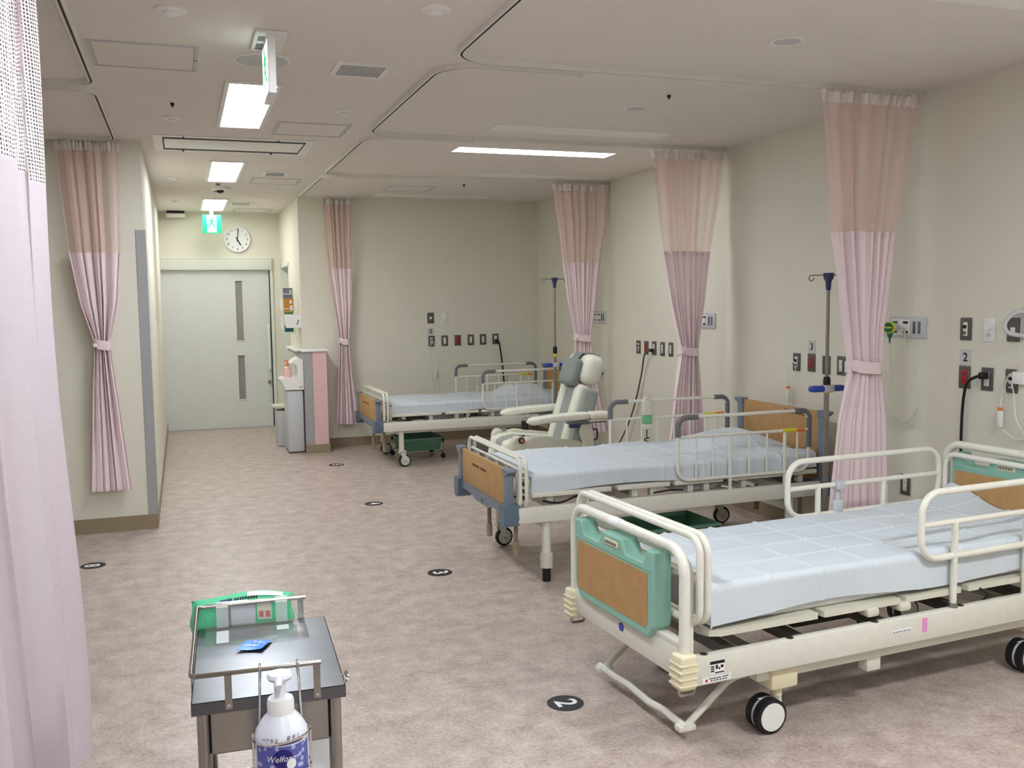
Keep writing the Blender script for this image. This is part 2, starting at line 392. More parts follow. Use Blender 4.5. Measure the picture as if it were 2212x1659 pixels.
# low half wall with pink end panel
lw = empty('wall_half', 'low half wall with a pink end panel and white top at the bay corner', None, (0, 0, 0), kind='structure')
MB().box(1.185, 1.425, 10.0, YB, .09, 1.07).box(1.16, XC, YB, 11.3, 1.03, 1.06).build('half_wall_body', guard_m, lw)
MB().box(1.272, 1.42, 9.992, 10.0, .092, 1.066).box(1.42, 1.428, 10.0, YB, .092, 1.066).build('pink_panel', pinkpanel_m, lw, 'pink laminate panel')
MB().box(1.188, 1.27, 9.99, 10.0, .092, 1.066).build('corner_guard', guard_m, lw)
MB().rbox(1.165, 1.44, 9.975, YB, 1.07, 1.092, .004).rbox(1.13, XC, YB, 11.3, 1.06, 1.08, .004).build('half_wall_cap', white_m, lw)
MB().box(1.183, 1.432, 9.986, YB, 0, .092).build('half_wall_base', base_m, lw)

# ------------------------------------------------------------------ ceiling fixtures
def rect_frame(mb, x0, x1, y0, y1, w, z0, z1):
    return mb.box(x0, x1, y0, y0+w, z0, z1).box(x0, x1, y1-w, y1, z0, z1).box(x0, x0+w, y0+w, y1-w, z0, z1).box(x1-w, x1, y0+w, y1-w, z0, z1)
def panel_light(y0, label, m=None):
    t = empty('ceiling_light', label, 'ceiling light', (.395, y0+.625, CEIL), group='lit panels along the corridor ceiling')
    rect_frame(MB(), -.14, .14, -.64, .64, .022, -.012, 0).build('light_frame', white_m, t)
    MB().box(-.118, .118, -.618, .618, -.006, -.001).build('diffuser', m or lit_m, t)
panel_light(5.07, 'lit ceiling panel nearest to the hanging exit sign, above the corridor')
panel_light(7.88, 'lit ceiling panel just beyond the long air conditioner', litmid_m)
panel_light(10.72, 'lit ceiling panel nearest to the clock, just above the green exit sign', litfar_m)
panel_light(2.26, 'lit ceiling panel at the top edge of the picture, before the exit sign')
panel_light(-.56, 'lit ceiling panel overhead, outside the picture')
panel_light(-3.38, 'lit ceiling panel far behind the viewer')
def strip_light(x, y, lit, label, m=None):
    t = empty('strip_light', label, 'strip light', (x, y, CEIL), group='recessed strip lights over the bed bays')
    rect_frame(MB(), -.64, .64, -.122, .122, .012, -.004, 0).build('light_frame', white_m, t)
    MB().box(-.628, .628, -.11, .11, -.003, -.001).build('diffuser', (m or strip_m) if lit else offlamp_m, t)
strip_light(2.595, 2.84, False, 'unlit strip light over the teal ended bed, top right of the picture')
strip_light(2.595, .92, True, 'glowing strip light over the bay beside the viewer, outside the picture', stripnear_m)
strip_light(2.595, 5.94, False, 'unlit strip light over the middle wooden ended bed')
strip_light(2.595, 6.85, True, 'glowing strip light over the recliner chair')
strip_light(3.17, 8.17, False, 'unlit strip light between the glowing strip and the third curtain')
strip_light(2.595, 9.98, False, 'unlit strip light against the far bay wall')
def hatch(x0, x1, y0, y1, label):
    t = empty('access_hatch', label, 'access hatch', ((x0+x1)/2, (y0+y1)/2, CEIL), group='square access hatches in the ceiling')
    hx, hy = (x1-x0)/2, (y1-y0)/2
    rect_frame(MB(), -hx, hx, -hy, hy, .018, -.005, 0).build('hatch_frame', vent_m, t)
    MB().box(-hx+.022, hx-.022, -hy+.022, hy-.022, -.003, -.001).build('hatch_panel', ceil_m, t)
    MB().cyl((hx-.012, 0, -.005), (hx-.012, 0, -.007), .007).build('latch', plate_m, t)
hatch(-.34, .12, 4.443, 4.905, 'square ceiling hatch nearest to the left curtain rail')
hatch(.614, 1.074, 6.098, 6.558, 'square ceiling hatch right of the panel by the hanging sign')
hatch(.645, 1.085, 8.85, 9.29, 'square ceiling hatch beyond the small white air vent')
hatch(1.967, 2.43, 9.125, 9.6, 'square ceiling hatch over the far bed bay')
hatch(.64, 1.08, 11.75, 12.2, 'square ceiling hatch right above the wall clock')
def vent(x0, x1, y0, y1, label, dark):
    t = empty('air_vent', label, 'air vent', ((x0+x1)/2, (y0+y1)/2, CEIL), group='air vents in the corridor ceiling')
    hx, hy = (x1-x0)/2, (y1-y0)/2
    rect_frame(MB(), -hx, hx, -hy, hy, .026, -.008, 0).build('vent_frame', white_m, t)
    MB().box(-hx+.026, hx-.026, -hy+.026, hy-.026, -.003, -.001).build('vent_back', vent_m if not dark else plate_m, t)
    n = 9
    for i in range(n):
        y = -hy+.034+(2*hy-.068)*i/(n-1)
        MB().box(-hx+.028, hx-.028, y-.003, y+.003, -.009, -.003).build('slat', vent_m, t)
vent(.733, .997, 4.525, 4.79, 'square grey louvred air vent, nearest of the ceiling vents', False)
vent(.715, .925, 8.41, 8.69, 'small white air vent with a dark slot, right of the second panel light', True)
vent(.56, .80, 11.05, 11.3, 'small grey air vent close to the corridor end', False)
# long cassette air conditioner
t = empty('air_conditioner', 'long ceiling cassette air conditioner across the corridor', 'air conditioner', (.4, 7.09, CEIL))
rect_frame(MB(), -.535, .535, -.335, .335, .06, -.007, 0).build('casing', white_m, t)
MB().box(-.475, .475, -.275, .275, -.003, -.001).build('cavity_shade', dark_m, t)  # flat dark sheet painting the shade in the gaps round the grille
MB().rbox(-.465, .465, -.20, .20, -.007, -.0035, .001).build('grille_panel', offlamp_m, t)
for x in (-.34, .28):
    for y in (-.29, .29): MB().box(x-.006, x+.006, y-.022, y+.022, -.012, -.006).build('clip', black_m, t)
def disc_fix(x, y, r, kind, label):
    t = empty({'s': 'smoke_detector', 'd': 'ceiling_speaker', 'n': 'sprinkler_head', 'o': 'downlight'}[kind], label,
              {'s': 'smoke detector', 'd': 'speaker', 'n': 'sprinkler', 'o': 'downlight'}[kind], (x, y, CEIL))
    if kind == 's':
        MB().lathe([(r, 0), (r, -.006), (r*.85, -.01), (r*.5, -.011)], n=24).build('base_ring', white_m, t)
        MB().lathe([(r*.5, -.01), (r*.5, -.018), (r*.4, -.023), (r*.12, -.024)], n=20).build('sensor_head', white_m, t)
    elif kind == 'o':
        MB().lathe([(r, 0), (r, -.005), (r*.86, -.008), (r*.8, -.003)], n=28).build('trim_ring', white_m, t)
        MB().lathe([(r*.8, -.0035), (r*.3, -.0025)], n=24).build('lens', vent_m, t)
    elif kind == 'd':
        MB().lathe([(r, 0), (r, -.004), (r*.93, -.007), (r*.9, -.004)], n=36).build('rim', white_m, t)
        MB().lathe([(r*.9, -.005), (r*.2, -.0045)], n=36).build('grille', vent_m, t)
    else:
        MB().lathe([(r, 0), (r, -.004), (r*.6, -.006)], n=18).build('escutcheon', white_m, t)
        MB().lathe([(r*.5, -.005), (r*.55, -.012), (r*.3, -.024), (r*.08, -.03)], n=14).build('nozzle', black_m, t)
disc_fix(.008, 3.918, .06, 's', 'round white detector near the top edge, left of the exit sign')
disc_fix(.97, 3.615, .06, 's', 'round white detector near the top edge, right of the exit sign')
disc_fix(2.559, 3.618, .075, 'o', 'round unlit downlight over the teal ended bed')
disc_fix(2.578, 5.122, .075, 'o', 'round unlit downlight over the middle bed')
disc_fix(-.005, 6.143, .055, 's', 'round white detector left of the panel by the exit sign, beside a black sprinkler')
disc_fix(.956, 5.673, .055, 's', 'round white detector beside the right curtain rail, before a hatch')
disc_fix(.96, 7.716, .05, 's', 'round white detector right of the air conditioner')
disc_fix(-.017, 9.033, .055, 's', 'round white detector left of the second panel light')
disc_fix(.949, 9.837, .05, 's', 'round white detector near the far right curtain rail end')
disc_fix(-.031, 10.998, .05, 's', 'round white detector far down the corridor on the left')
disc_fix(-.001, 5.671, .021, 'n', 'black tipped sprinkler left of the panel by the exit sign')
disc_fix(2.584, 4.729, .021, 'n', 'black tipped sprinkler over the middle bed')
disc_fix(2.621, 8.86, .021, 'n', 'black tipped sprinkler over the far bed bay')
disc_fix(.397, 4.602, .13, 'd', 'flat round ceiling speaker behind the hanging exit sign')
t = empty('security_camera', 'small dark eyed ceiling sensor before the third panel light', 'camera', (.401, 9.683, CEIL))
MB().lathe([(.09, 0), (.09, -.02), (.07, -.03), (.03, -.032)], n=20).build('camera_base', white_m, t)
MB().blob((0, -.02, -.036), .035, .035, .022).build('camera_dome', dark_m, t)
for y in (-.3, .28): MB().cyl((-.03, y, 0), (-.03, y, -.014), .018).build('status_lamp', plate_m, t)
t = empty('wireless_unit', 'small white box with a black top on the ceiling, upper left of the door', 'wireless unit', (-.02, 12.25, CEIL))
MB().rbox(-.11, .11, -.08, .08, -.075, -.03, .015).build('unit_body', white_m, t)
MB().box(-.1, .1, -.07, .07, -.03, 0).build('unit_bracket', dark_m, t)
# ---- exit signs
def running_man(m, s, fn):
    """simple pictogram built of flat bars and a disc"""
    def bar(a, b, w):
        a = Vector((a[0], a[1])); b = Vector((b[0], b[1])); d = (b-a).normalized(); n = Vector((-d.y, d.x))*w/2
        m.prism([tuple(a+n), tuple(a-n), tuple(b-n), tuple(b+n)], fn, 0, .001)
    bar((.02*s, .30*s), (-.06*s, .02*s), .17*s); bar((.03*s, .26*s), (.26*s, .12*s), .08*s); bar((.0, .3*s), (-.22*s, .2*s), .08*s); bar((-.22*s, .2*s), (-.26*s, .02*s), .07*s)
    bar((-.03*s, .05*s), (.16*s, -.1*s), .11*s); bar((.16*s, -.1*s), (.12*s, -.34*s), .09*s); bar((-.07*s, .02*s), (-.16*s, -.2*s), .11*s); bar((-.16*s, -.2*s), (-.36*s, -.26*s), .09*s)
    m.prism([(.1*s+.085*s*cos(a*pi/6), .4*s+.085*s*sin(a*pi/6)) for a in range(12)], fn, 0, .001)
t = empty('exit_sign', 'lit green exit sign with running man beside the clock', 'exit sign', (.385, 11.9, 2.53))
MB().rbox(-.108, .108, 0, .04, -.108, .108, .004).build('sign_body', exitgreen_m, t)
m = MB().box(-.055, .05, -.002, 0, -.098, .098); m.build('doorway_field', exitwhite_m, t)
fn = lambda p, q, h: (p, -.003-h, q)
m = MB(); running_man(m, .17, fn); m.build('running_figure', exitgreen_m, t)
MB().box(-.02, .02, .01, .03, .108, CEIL-2.53).build('hanger', white_m, t)
t = empty('exit_sign', 'exit sign seen edge on, hanging from the corridor ceiling', 'exit sign', (.398, 4.24, CEIL))
MB().rbox(-.0655, .0655, -.153, .153, -.014, 0, .004).build('mounting_plate', white_m, t)
MB().box(-.05, -.02, .02, .12, -.0145, -.0138).box(-.05, -.022, -.1, -.02, -.0145, -.0138).build('rating_label', inkgrey_m, t)
MB().rbox(-.018, .014, -.14, .12, -.25, -.014, .003).build('sign_body', white_m, t)
m = MB().box(-.0195, -.018, -.125, .105, -.24, -.03); m.build('sign_face', exitwhite_m, t)
fn = lambda p, q, h: (-.0195-h, p-.01, q-.135)
m = MB(); running_man(m, .2, fn); m.build('running_figure', exitgreen_m, t)
# ---- wall clock
t = empty('wall_clock', 'round white wall clock above the sliding door', 'clock', (.695, YE-.001, 2.382))
MB().lathe([(.162, 0), (.162, -.03), (.155, -.038), (.148, -.036), (.147, -.02)], mtx=Rx(-pi/2) @ Matrix.Scale(1, 4), n=40).build('clock_rim', white_m, t)
MB().lathe([(.148, -.02), (.01, -.0205)], mtx=Rx(-pi/2), n=40).build('clock_face', paper_m, t)
for h in range(1, 13):
    a = pi/2-h*pi/6
    o = textmesh(str(h), .042).xf(T(.122*cos(a), -.0, .122*sin(a)) @ UPRIGHT); o.xf(T(0, -.023, 0)).build('numeral', ink_m, t)
def hand(a, L, w, nm, y):
    d = (sin(a), cos(a)); n = (d[1], -d[0])
    MB().prism([(-d[0]*.025-n[0]*w, -d[1]*.025-n[1]*w), (-d[0]*.025+n[0]*w, -d[1]*.025+n[1]*w), (d[0]*L+n[0]*w, d[1]*L+n[1]*w), (d[0]*L-n[0]*w, d[1]*L-n[1]*w)], lambda p, q, h: (p, y-h, q), 0, .002).build(nm, ink_m, t)
hand(radians(8), .128, .005, 'minute_hand', -.027); hand(radians(151), .085, .0075, 'hour_hand', -.025)

# ------------------------------------------------------------------ curtain rails
def rail(pts, label, r=.16, seg=8):
    P = [(x, y, CEIL-.012) for x, y in pts]; path = fillet(P, r, seg)
    t = empty('curtain_rail', label, 'curtain rail', (0, 0, 0), group='ceiling curtain rails round the bays')
    def sweep(w0, w1, z0, z1):
        m = MB(); L = []
        for i, p in enumerate(path):
            d = (path[min(i+1, len(path)-1)]-path[max(i-1, 0)]); d.z = 0; d.normalize(); n = Vector((-d.y, d.x, 0))
            L.append([p+n*w0, p+n*w1])
        vs = []
        for a, b in L: vs += [(a.x, a.y, z0), (b.x, b.y, z0), (b.x, b.y, z1), (a.x, a.y, z1)]
        fs = [(0, 1, 2, 3), tuple(len(vs)-4+k for k in (3, 2, 1, 0))]
        for i in range(len(L)-1):
            for k in range(4): fs.append((4*i+k, 4*i+(k+1) % 4, 4*i+4+(k+1) % 4, 4*i+4+k))
        return m.add(vs, fs)
    a, b = sweep(-.014, -.0055, CEIL-.024, CEIL), sweep(.0055, .014, CEIL-.024, CEIL)
    a.add(b.v, b.f).build('rail_track', rail_m, t)
    sweep(-.0055, .0055, CEIL-.0215, CEIL).build('slot_shade', slotshade_m, t)  # dark filler, its colour stands for the shade inside the track
    e = path[0]
    MB().rbox(e.x-.014, e.x+.014, e.y-.016, e.y+.016, CEIL-.034, CEIL-.001, .004).build('end_stop', rail_m, t)
    return t
rail([(XR, 2.2), (1.22, 2.2), (1.22, 4.30), (XR, 4.30)][::-1], 'curtain rail ending at the nearest tied curtain', .2)
rail([(1.92, 4.375), (1.21, 4.375), (1.21, 6.31), (XR, 6.31)], 'curtain rail ending at the second tied curtain, over the middle bed', .2)
rail([(1.95, 6.4), (1.22, 6.4), (1.22, 8.40), (XR, 8.40)], 'curtain rail ending at the third tied curtain, round the recliner bay', .2)
rail([(1.75, 8.49), (1.222, 8.49), (1.222, 10.24), (1.79, 10.24)], 'curtain rail ending at the small tied curtain of the far bay', .1)
rail([(-1.6, 5.27), (-.372, 5.27), (-.372, .5), (-1.6, .5)], 'curtain rail above the pale foreground curtain', .12)
rail([(-1.6, 5.4), (-.38, 5.4), (-.38, 6.99), (-1.6, 6.99)], 'curtain rail above the tied curtain on the left block', .12)

# ------------------------------------------------------------------ curtains
def sstep(a, b, x):
    x = max(0, min(1, (x-a)/(b-a))); return x*x*(3-2*x)
def curtain(label, loc, rz, prof, zt, zb, n, seed, amp=.03, lean=0, cloth=None, net=None, tie=True, width_m=1.6, lobes=True):
    """prof: list of (z,left,right) top to bottom in local x; local y is the pleat depth"""
    rr = random.Random(seed); ph = [rr.uniform(0, 6.28) for _ in range(6)]
    cloth = cloth or pinkcloth_m; net = net or pinknet_m
    t = empty('curtain', label, 'curtain', loc, rz, group='ward curtains with a net top')
    zs = [p[0] for p in prof]
    def edges(z):
        for i in range(len(prof)-1):
            z1, l1, r1 = prof[i]; z2, l2, r2 = prof[i+1]
            if z <= z1 and z >= z2:
                q = (z1-z)/(z1-z2)
                return l1+(l2-l1)*q, r1+(r2-r1)*q
        return prof[-1][1:] if z < zs[-1] else prof[0][1:]
    def P(s, z, off=0):
        l, r = edges(z)
        # pleats crowd a little
        sp = s+.018*sin(2*pi*n*s*2+ph[0])*.5+.02*sin(2*pi*3*s+ph[1])
        sp = max(0, min(1, sp))
        a = amp*(.75+.25*sin(3*z+ph[2]))
        q = pi*n*s+ph[3]+.5*sin(2*pi*1.5*s+ph[4])+.3*sin(1.3*z+ph[5])
        w = .8-1.9*abs(cos(q))**.55 if lobes else sin(2*q)
        w2 = .35*sin(2*pi*n*.53*s+ph[1]+.8*z)
        return Vector((l+(r-l)*sp, a*(w+w2)+off+lean*(z-.2)/2.5, z))
    def surf(z0, z1, nv, nm, mm, uvm=True, off=0, nu=None):
        nu = nu or n*14
        m = MB().grid(lambda a, b: P(a, z0+(z1-z0)*b, off), nu, nv)
        o = m.build(nm, mm, t, fixn=False, ang=80)
        if uvm:
            me = o.data; uvl = me.uv_layers.new(name='cloth')
            for poly in me.polygons:
                for li in poly.loop_indices:
                    vi = me.loops[li].vertex_index; j, i = divmod(vi, nu+1)
                    uvl.data[li].uv = (width_m*i/nu, abs(z1-z0)*j/nv)
        return o
    nf = n*14
    def frill(a, b):
        p = P(a, zt-.055+.06*b, -.004); k = .006+.012*b
        p.y += k*sin(2*pi*n*3.3*a+ph[2])+.004*sin(2*pi*n*7*a); p.z += .008*b*sin(2*pi*n*3.3*a+ph[2]+1.2); return p
    MB().grid(frill, nf*2, 4).build('heading_tape', headcloth_m, t, fixn=False, ang=80)
    if tie:
        m2 = MB(); nu2 = n*10
        m2.grid(lambda a, b: P(.1+.62*a, zb+(zt-.05-zb)*b, .022), nu2, 18)
        o2 = m2.build('net_fold', net, t, fixn=False, ang=80); me2 = o2.data; ul = me2.uv_layers.new(name='cloth')
        for poly in me2.polygons:
            for li in poly.loop_indices:
                j, i = divmod(me2.loops[li].vertex_index, nu2+1); ul.data[li].uv = (width_m*.62*i/nu2, (zt-.05-zb)*j/18)
    surf(zb, zt-.05, 22, 'net_top', net)
    surf(prof[-1][0], zb+.004, 46, 'drape', cloth, False)
    surf(zb-.028, zb+.006, 2, 'net_hem', cloth, False, -.0022)
    surf(prof[-1][0], prof[-1][0]+.05, 2, 'bottom_hem', cloth, False, -.0022)
    # runner hooks
    l, r = edges(zt)
    for k in range(n+3):
        x = l+(r-l)*(k+.5)/(n+3)
        MB().cyl((x, 0, zt-.01), (x, 0, CEIL-.02), .004, 6).build('runner_hook', white_m, t)
    if tie:
        zt_, lt, rt_ = tie
        cx_, hw = (lt+rt_)/2, (rt_-lt)/2-.002
        m = MB(); N = 40
        for h in (0, 1):
            for k in range(N):
                a = 2*pi*k/N; x = cx_+hw*math.copysign(abs(cos(a))**.6, cos(a)); y = (amp*1.05+.012)*math.copysign(abs(sin(a))**.7, sin(a))
                tilt = .02*cos(a)*sin(a+.6)
                m.v.append((x, y, zt_+(-.032 if h == 0 else .032)+tilt))
        for k in range(N): m.f.append((k, (k+1) % N, N+(k+1) % N, N+k))
        o = m.build('tieback', cloth, t, ang=70); so = o.modifiers.new('thick', 'SOLIDIFY'); so.thickness = .006
        MB().rbox(lt-.004, lt+.02, -(amp*1.05+.016), -(amp*1.05+.004), zt_-.012, zt_+.012, .004).build('tieback_tab', cloth, t)
    return t
curtain('tied pink curtain nearest on the bed head wall, left of the oxygen flow meter', (0, 4.28, 0), 0,
        [(2.665, 3.235, 3.89), (2.3, 3.28, 3.805), (1.925, 3.323, 3.715), (1.55, 3.385, 3.675), (1.4, 3.415, 3.655), (1.22, 3.447, 3.655), (1.16, 3.447, 3.655), (.9, 3.385, 3.70), (.30, 3.325, 3.735)],
        2.665, 1.925, 8, 3, .042, tie=(1.19, 3.445, 3.66), width_m=1.5)
curtain('tied pink curtain second from the viewer, rising behind the middle bed', (0, 6.30, 0), 0,
        [(2.66, 3.285, 3.91), (2.3, 3.335, 3.87), (1.925, 3.393, 3.798), (1.55, 3.455, 3.745), (1.21, 3.533, 3.683), (1.15, 3.533, 3.683), (.9, 3.49, 3.705), (.30, 3.42, 3.765)],
        2.66, 1.925, 8, 5, .042, tie=(1.18, 3.53, 3.685), width_m=1.5)
curtain('tied pink curtain third from the viewer, rising behind the recliner', (0, 8.38, 0), 0,
        [(2.66, 3.325, 3.915), (2.3, 3.375, 3.895), (1.925, 3.428, 3.824), (1.55, 3.485, 3.78), (1.24, 3.556, 3.735), (1.18, 3.556, 3.735), (.9, 3.54, 3.77), (.29, 3.47, 3.905)],
        2.66, 1.925, 8, 9, .042, tie=(1.21, 3.555, 3.737), width_m=1.5)
curtain('tied pink curtain hanging beside the half wall in the far bay', (0, 10.235, 0), 0,
        [(2.67, 1.451, 1.766), (2.3, 1.475, 1.76), (1.935, 1.497, 1.755), (1.55, 1.545, 1.735), (1.19, 1.593, 1.703), (1.13, 1.593, 1.703), (.9, 1.575, 1.715), (.26, 1.535, 1.78)],
        2.67, 1.935, 6, 11, .042, tie=(1.157, 1.59, 1.705), width_m=1.0)
curtain('tied pink curtain on the left wall block by the grey corner guard', (0, 6.99, 0), 0,
        [(2.67, -.75, -.345), (2.3, -.725, -.355), (1.933, -.694, -.365), (1.6, -.64, -.40), (1.35, -.568, -.463), (1.28, -.566, -.465), (1.0, -.59, -.435), (.31, -.63, -.372)],
        2.67, 1.933, 6, 21, .042, tie=(1.316, -.57, -.46), width_m=1.1)
curtain('pale pink untied curtain filling the left foreground', (-.372, 3.36, 0), -pi/2,
        [(2.67, 0, 2.3), (.19, 0, 2.3)], 2.67, 1.95, 8, 40, .042, cloth=palecloth_m, net=palenet_m, tie=None, width_m=2.9, lean=-.045, lobes=False)
# ------------------------------------------------------------------ wall plates
RW = -pi/2        # objects modelled facing -Y, turned to face -X on the right wall
def on_right(y, z): return (XR, y, z), RW
def on_back(x, z): return (x, YB, z), 0
def wall_plate(pos, kind, label, w=.075, h=.12):
    loc, rz = pos
    nm = {'dial': 'dimmer_switch'}.get(kind, 'wall_socket'); cat = {'dial': 'switch'}.get(kind, 'wall socket')
    t = empty(nm, label, cat, loc, rz, group='plates on the bay walls')
    MB().rbox(-w/2, w/2, -.008, 0, -h/2, h/2, .003).build('cover_plate', white_m if kind == 'dial' else plate_m, t)
    if kind in ('outlet', 'call', 'jackplate', 'outlet2'):
        ins = MB().rbox(-.014, .014, -.011, -.007, -.036, .036, .001).build('insert', white_m, t)
        if kind == 'call':
            MB().cyl((0, -.011, .012), (0, -.017, .012), .01, 14).build('socket_hole', black_m, ins)
            MB().cyl((0, -.011, -.02), (0, -.022, -.02), .008, 12).build('plug', plate_m, ins)
        else:
            for z in (.018, -.018):
                MB().box(-.006, -.004, -.0116, -.0108, z-.006, z+.006).box(.004, .006, -.0116, -.0108, z-.006, z+.006).cyl((0, -.0108, z-.012), (0, -.0116, z-.012), .003, 8).build('slots', ink_m, ins)
    elif kind == 'red':
        ins = MB().rbox(-.017, .017, -.011, -.007, -.038, .038, .001).build('insert', red_m, t)
        for z in (.019, -.019):
            MB().box(-.007, -.004, -.0118, -.0108, z-.006, z+.006).box(.004, .007, -.0118, -.0108, z-.006, z+.006).build('slots', ink_m, ins)
    elif kind == 'jack':
        MB().rbox(-.014, .014, -.011, -.007, -.012, .012, .001).box(-.006, .006, -.0116, -.0108, -.004, .006).build('insert', white_m, t)
    elif kind == 'dial':
        MB().cyl((0, -.008, .018), (0, -.02, .018), .021, 24).build('dial', white_m, t)
        MB().box(-.014, .014, -.0088, -.0078, -.036, -.018).box(-.02, .02, -.0088, -.0078, -.048, -.046).build('print', vent_m, t)
    elif kind == 'blank': pass
    for z in (h/2-.01, -h/2+.01): MB().cyl((0, -.008, z), (0, -.0088, z), .0025, 8).build('screw', steel_m if kind != 'dial' else white_m, t)
    return t
def number_label(pos, n, label):
    loc, rz = pos
    t = empty('number_label', label, 'number label', loc, rz, group='bay number labels on the walls')
    MB().box(-.037, .037, -.002, 0, -.042, .042).build('label_card', card_m, t)
    textmesh(n, .064, bold=.0012).xf(T(0, -.0025, -.001) @ UPRIGHT).build('digit', ink_m, t)
# far bay, back wall
wall_plate(on_back(2.638, 1.393), 'jack', 'dark wall plate with one white jack above the number 5')
wall_plate(on_back(2.80, 1.385), 'dial', 'white dimmer switch with a round dial on the far bay wall')
number_label(on_back(2.641, 1.242), '5', 'grey card with the number 5 on the far bay wall')
wall_plate(on_back(2.644, 1.133), 'call', 'dark call socket directly below the number 5')
wall_plate(on_back(2.797, 1.134), 'outlet2', 'dark socket plate left of the red socket in the far bay row')
wall_plate(on_back(2.95, 1.135), 'red', 'red emergency socket in the row on the far bay wall')
wall_plate(on_back(3.104, 1.136), 'outlet', 'dark socket plate right of the red socket in the far bay row')
wall_plate(on_back(3.251, 1.138), 'outlet', 'dark socket plate fifth from the left in the far bay row')
wall_plate(on_back(3.402, 1.139), 'outlet', 'dark socket plate with a black plug at the right end of the far bay row')
# recliner bay, right wall
wall_plate(on_right(7.747, 1.142), 'call', 'dark call socket leftmost of the five right of the recliner')
wall_plate(on_right(7.592, 1.143), 'red', 'red emergency socket second of the five right of the recliner')
wall_plate(on_right(7.443, 1.145), 'outlet', 'dark socket with a black plug, middle of the five right of the recliner')
wall_plate(on_right(7.29, 1.145), 'outlet', 'dark socket plate fourth of the five right of the recliner')
wall_plate(on_right(7.142, 1.147), 'outlet', 'dark socket plate nearest to the second curtain tieback')
# middle bay
wall_plate(on_right(5.393, 1.142), 'call', 'dark call socket with a cord left of the number 3')
wall_plate(on_right(5.234, 1.147), 'red', 'red emergency socket just left of the nearer drip stand pole')
number_label(on_right(5.235, 1.252), '3', 'grey card with the number 3 left of the nearer drip stand')
wall_plate(on_right(5.081, 1.14), 'blank', 'dark blank wall plate behind the nearer drip stand pole')
wall_plate(on_right(4.935, 1.145), 'outlet', 'dark socket plate between the drip stand and the nearest curtain')
wall_plate(on_right(4.61, 1.146), 'call', 'dark call socket right beside the nearest curtain tieback')
wall_plate(on_right(4.60, 1.40), 'blank', 'dark blank plate half hidden by the nearest curtain, left of the flow meter')
wall_plate(on_right(4.35, .49), 'outlet', 'dark socket low on the wall behind the teal ended bed')
# near bay
wall_plate(on_right(3.935, 1.403), 'call', 'dark call socket straight above the number 2')
wall_plate(on_right(3.783, 1.403), 'dial', 'white dimmer switch with a round dial high over the teal headboard')
wall_plate(on_right(3.632, 1.407), 'jack', 'dark wall plate with one white jack, upper right corner of the bed wall')
number_label(on_right(3.936, 1.252), '2', 'grey card with the number 2 over the teal headboard')
wall_plate(on_right(3.935, 1.147), 'red', 'red emergency socket left of the thick black cord near the right edge')
wall_plate(on_right(3.785, 1.147), 'outlet', 'dark socket with a thick black cord, right of the red socket below the 2')
wall_plate(on_right(3.632, 1.149), 'call', 'dark call socket with white cords at the right edge of the picture')
# ---- medical gas panels
def gas_panel(y, label):
    t = empty('gas_outlet_panel', label, 'gas outlet', (XR, y, 1.402), RW, group='medical gas panels')
    MB().rbox(-.143, .143, -.01, 0, -.06, .06, .003).build('panel_plate', ltgrey_m, t)
    MB().rbox(-.127, .02, -.013, -.009, -.045, .045, .002).build('outlet_block', white_m, t)
    for x, mm in ((-.095, handgreen_dark), (-.01, ink_m)):
        for z in (.028, -.028): MB().rbox(x-.019, x+.019, -.017, -.012, z-.007, z+.007, .002).build('gas_tab', mm, t)
        MB().cyl((x, -.013, 0), (x, -.02, 0), .014, 16).build('gas_port', white_m, t)
    for x in (.055, .095): MB().rbox(x-.008, x+.008, -.014, -.009, -.034, .034, .001).build('slot_cover', plate_m if x < .07 else inkgrey_m, t)
    return t
handgreen_dark = mat('oxygen_green', (34, 110, 66), .45, var=.02)
gas_panel(4.36, 'grey gas outlet panel with the oxygen flow meter plugged in')
gas_panel(6.57, 'grey gas outlet panel right of the second curtain')
gas_panel(8.585, 'grey gas outlet panel above the recliner, right of the third curtain')
# ---- oxygen flow meter
t = empty('oxygen_flow_meter', 'yellow rimmed green oxygen flow meter with clear tube on the gas panel', 'flow meter', (XR-.022, 4.43, 1.402), RW+.37)
MB().cyl((0, 0, 0), (0, -.07, 0), .016, 16).build('meter_tube', clear_m, t)
MB().cyl((0, -.002, 0), (0, -.02, 0), .019, 16).build('adapter', ltgrey_m, t)
k = MB().cyl((0, -.07, 0), (0, -.095, 0), .032, 24, r2=.034).build('knob', yellow_m, t)
MB().cyl((0, -.0955, 0), (0, -.099, 0), .028, 24).build('knob_face', handgreen_dark, k)
MB().box(-.02, .02, -.1, -.0985, -.004, .004).build('knob_mark', yellow_m, k)
MB().lathe([(.016, -.03), (.014, -.05), (.006, -.062), (.004, -.09)], org=(0, -.078, 0), n=14).build('hose_nozzle', handgreen_dark, t)
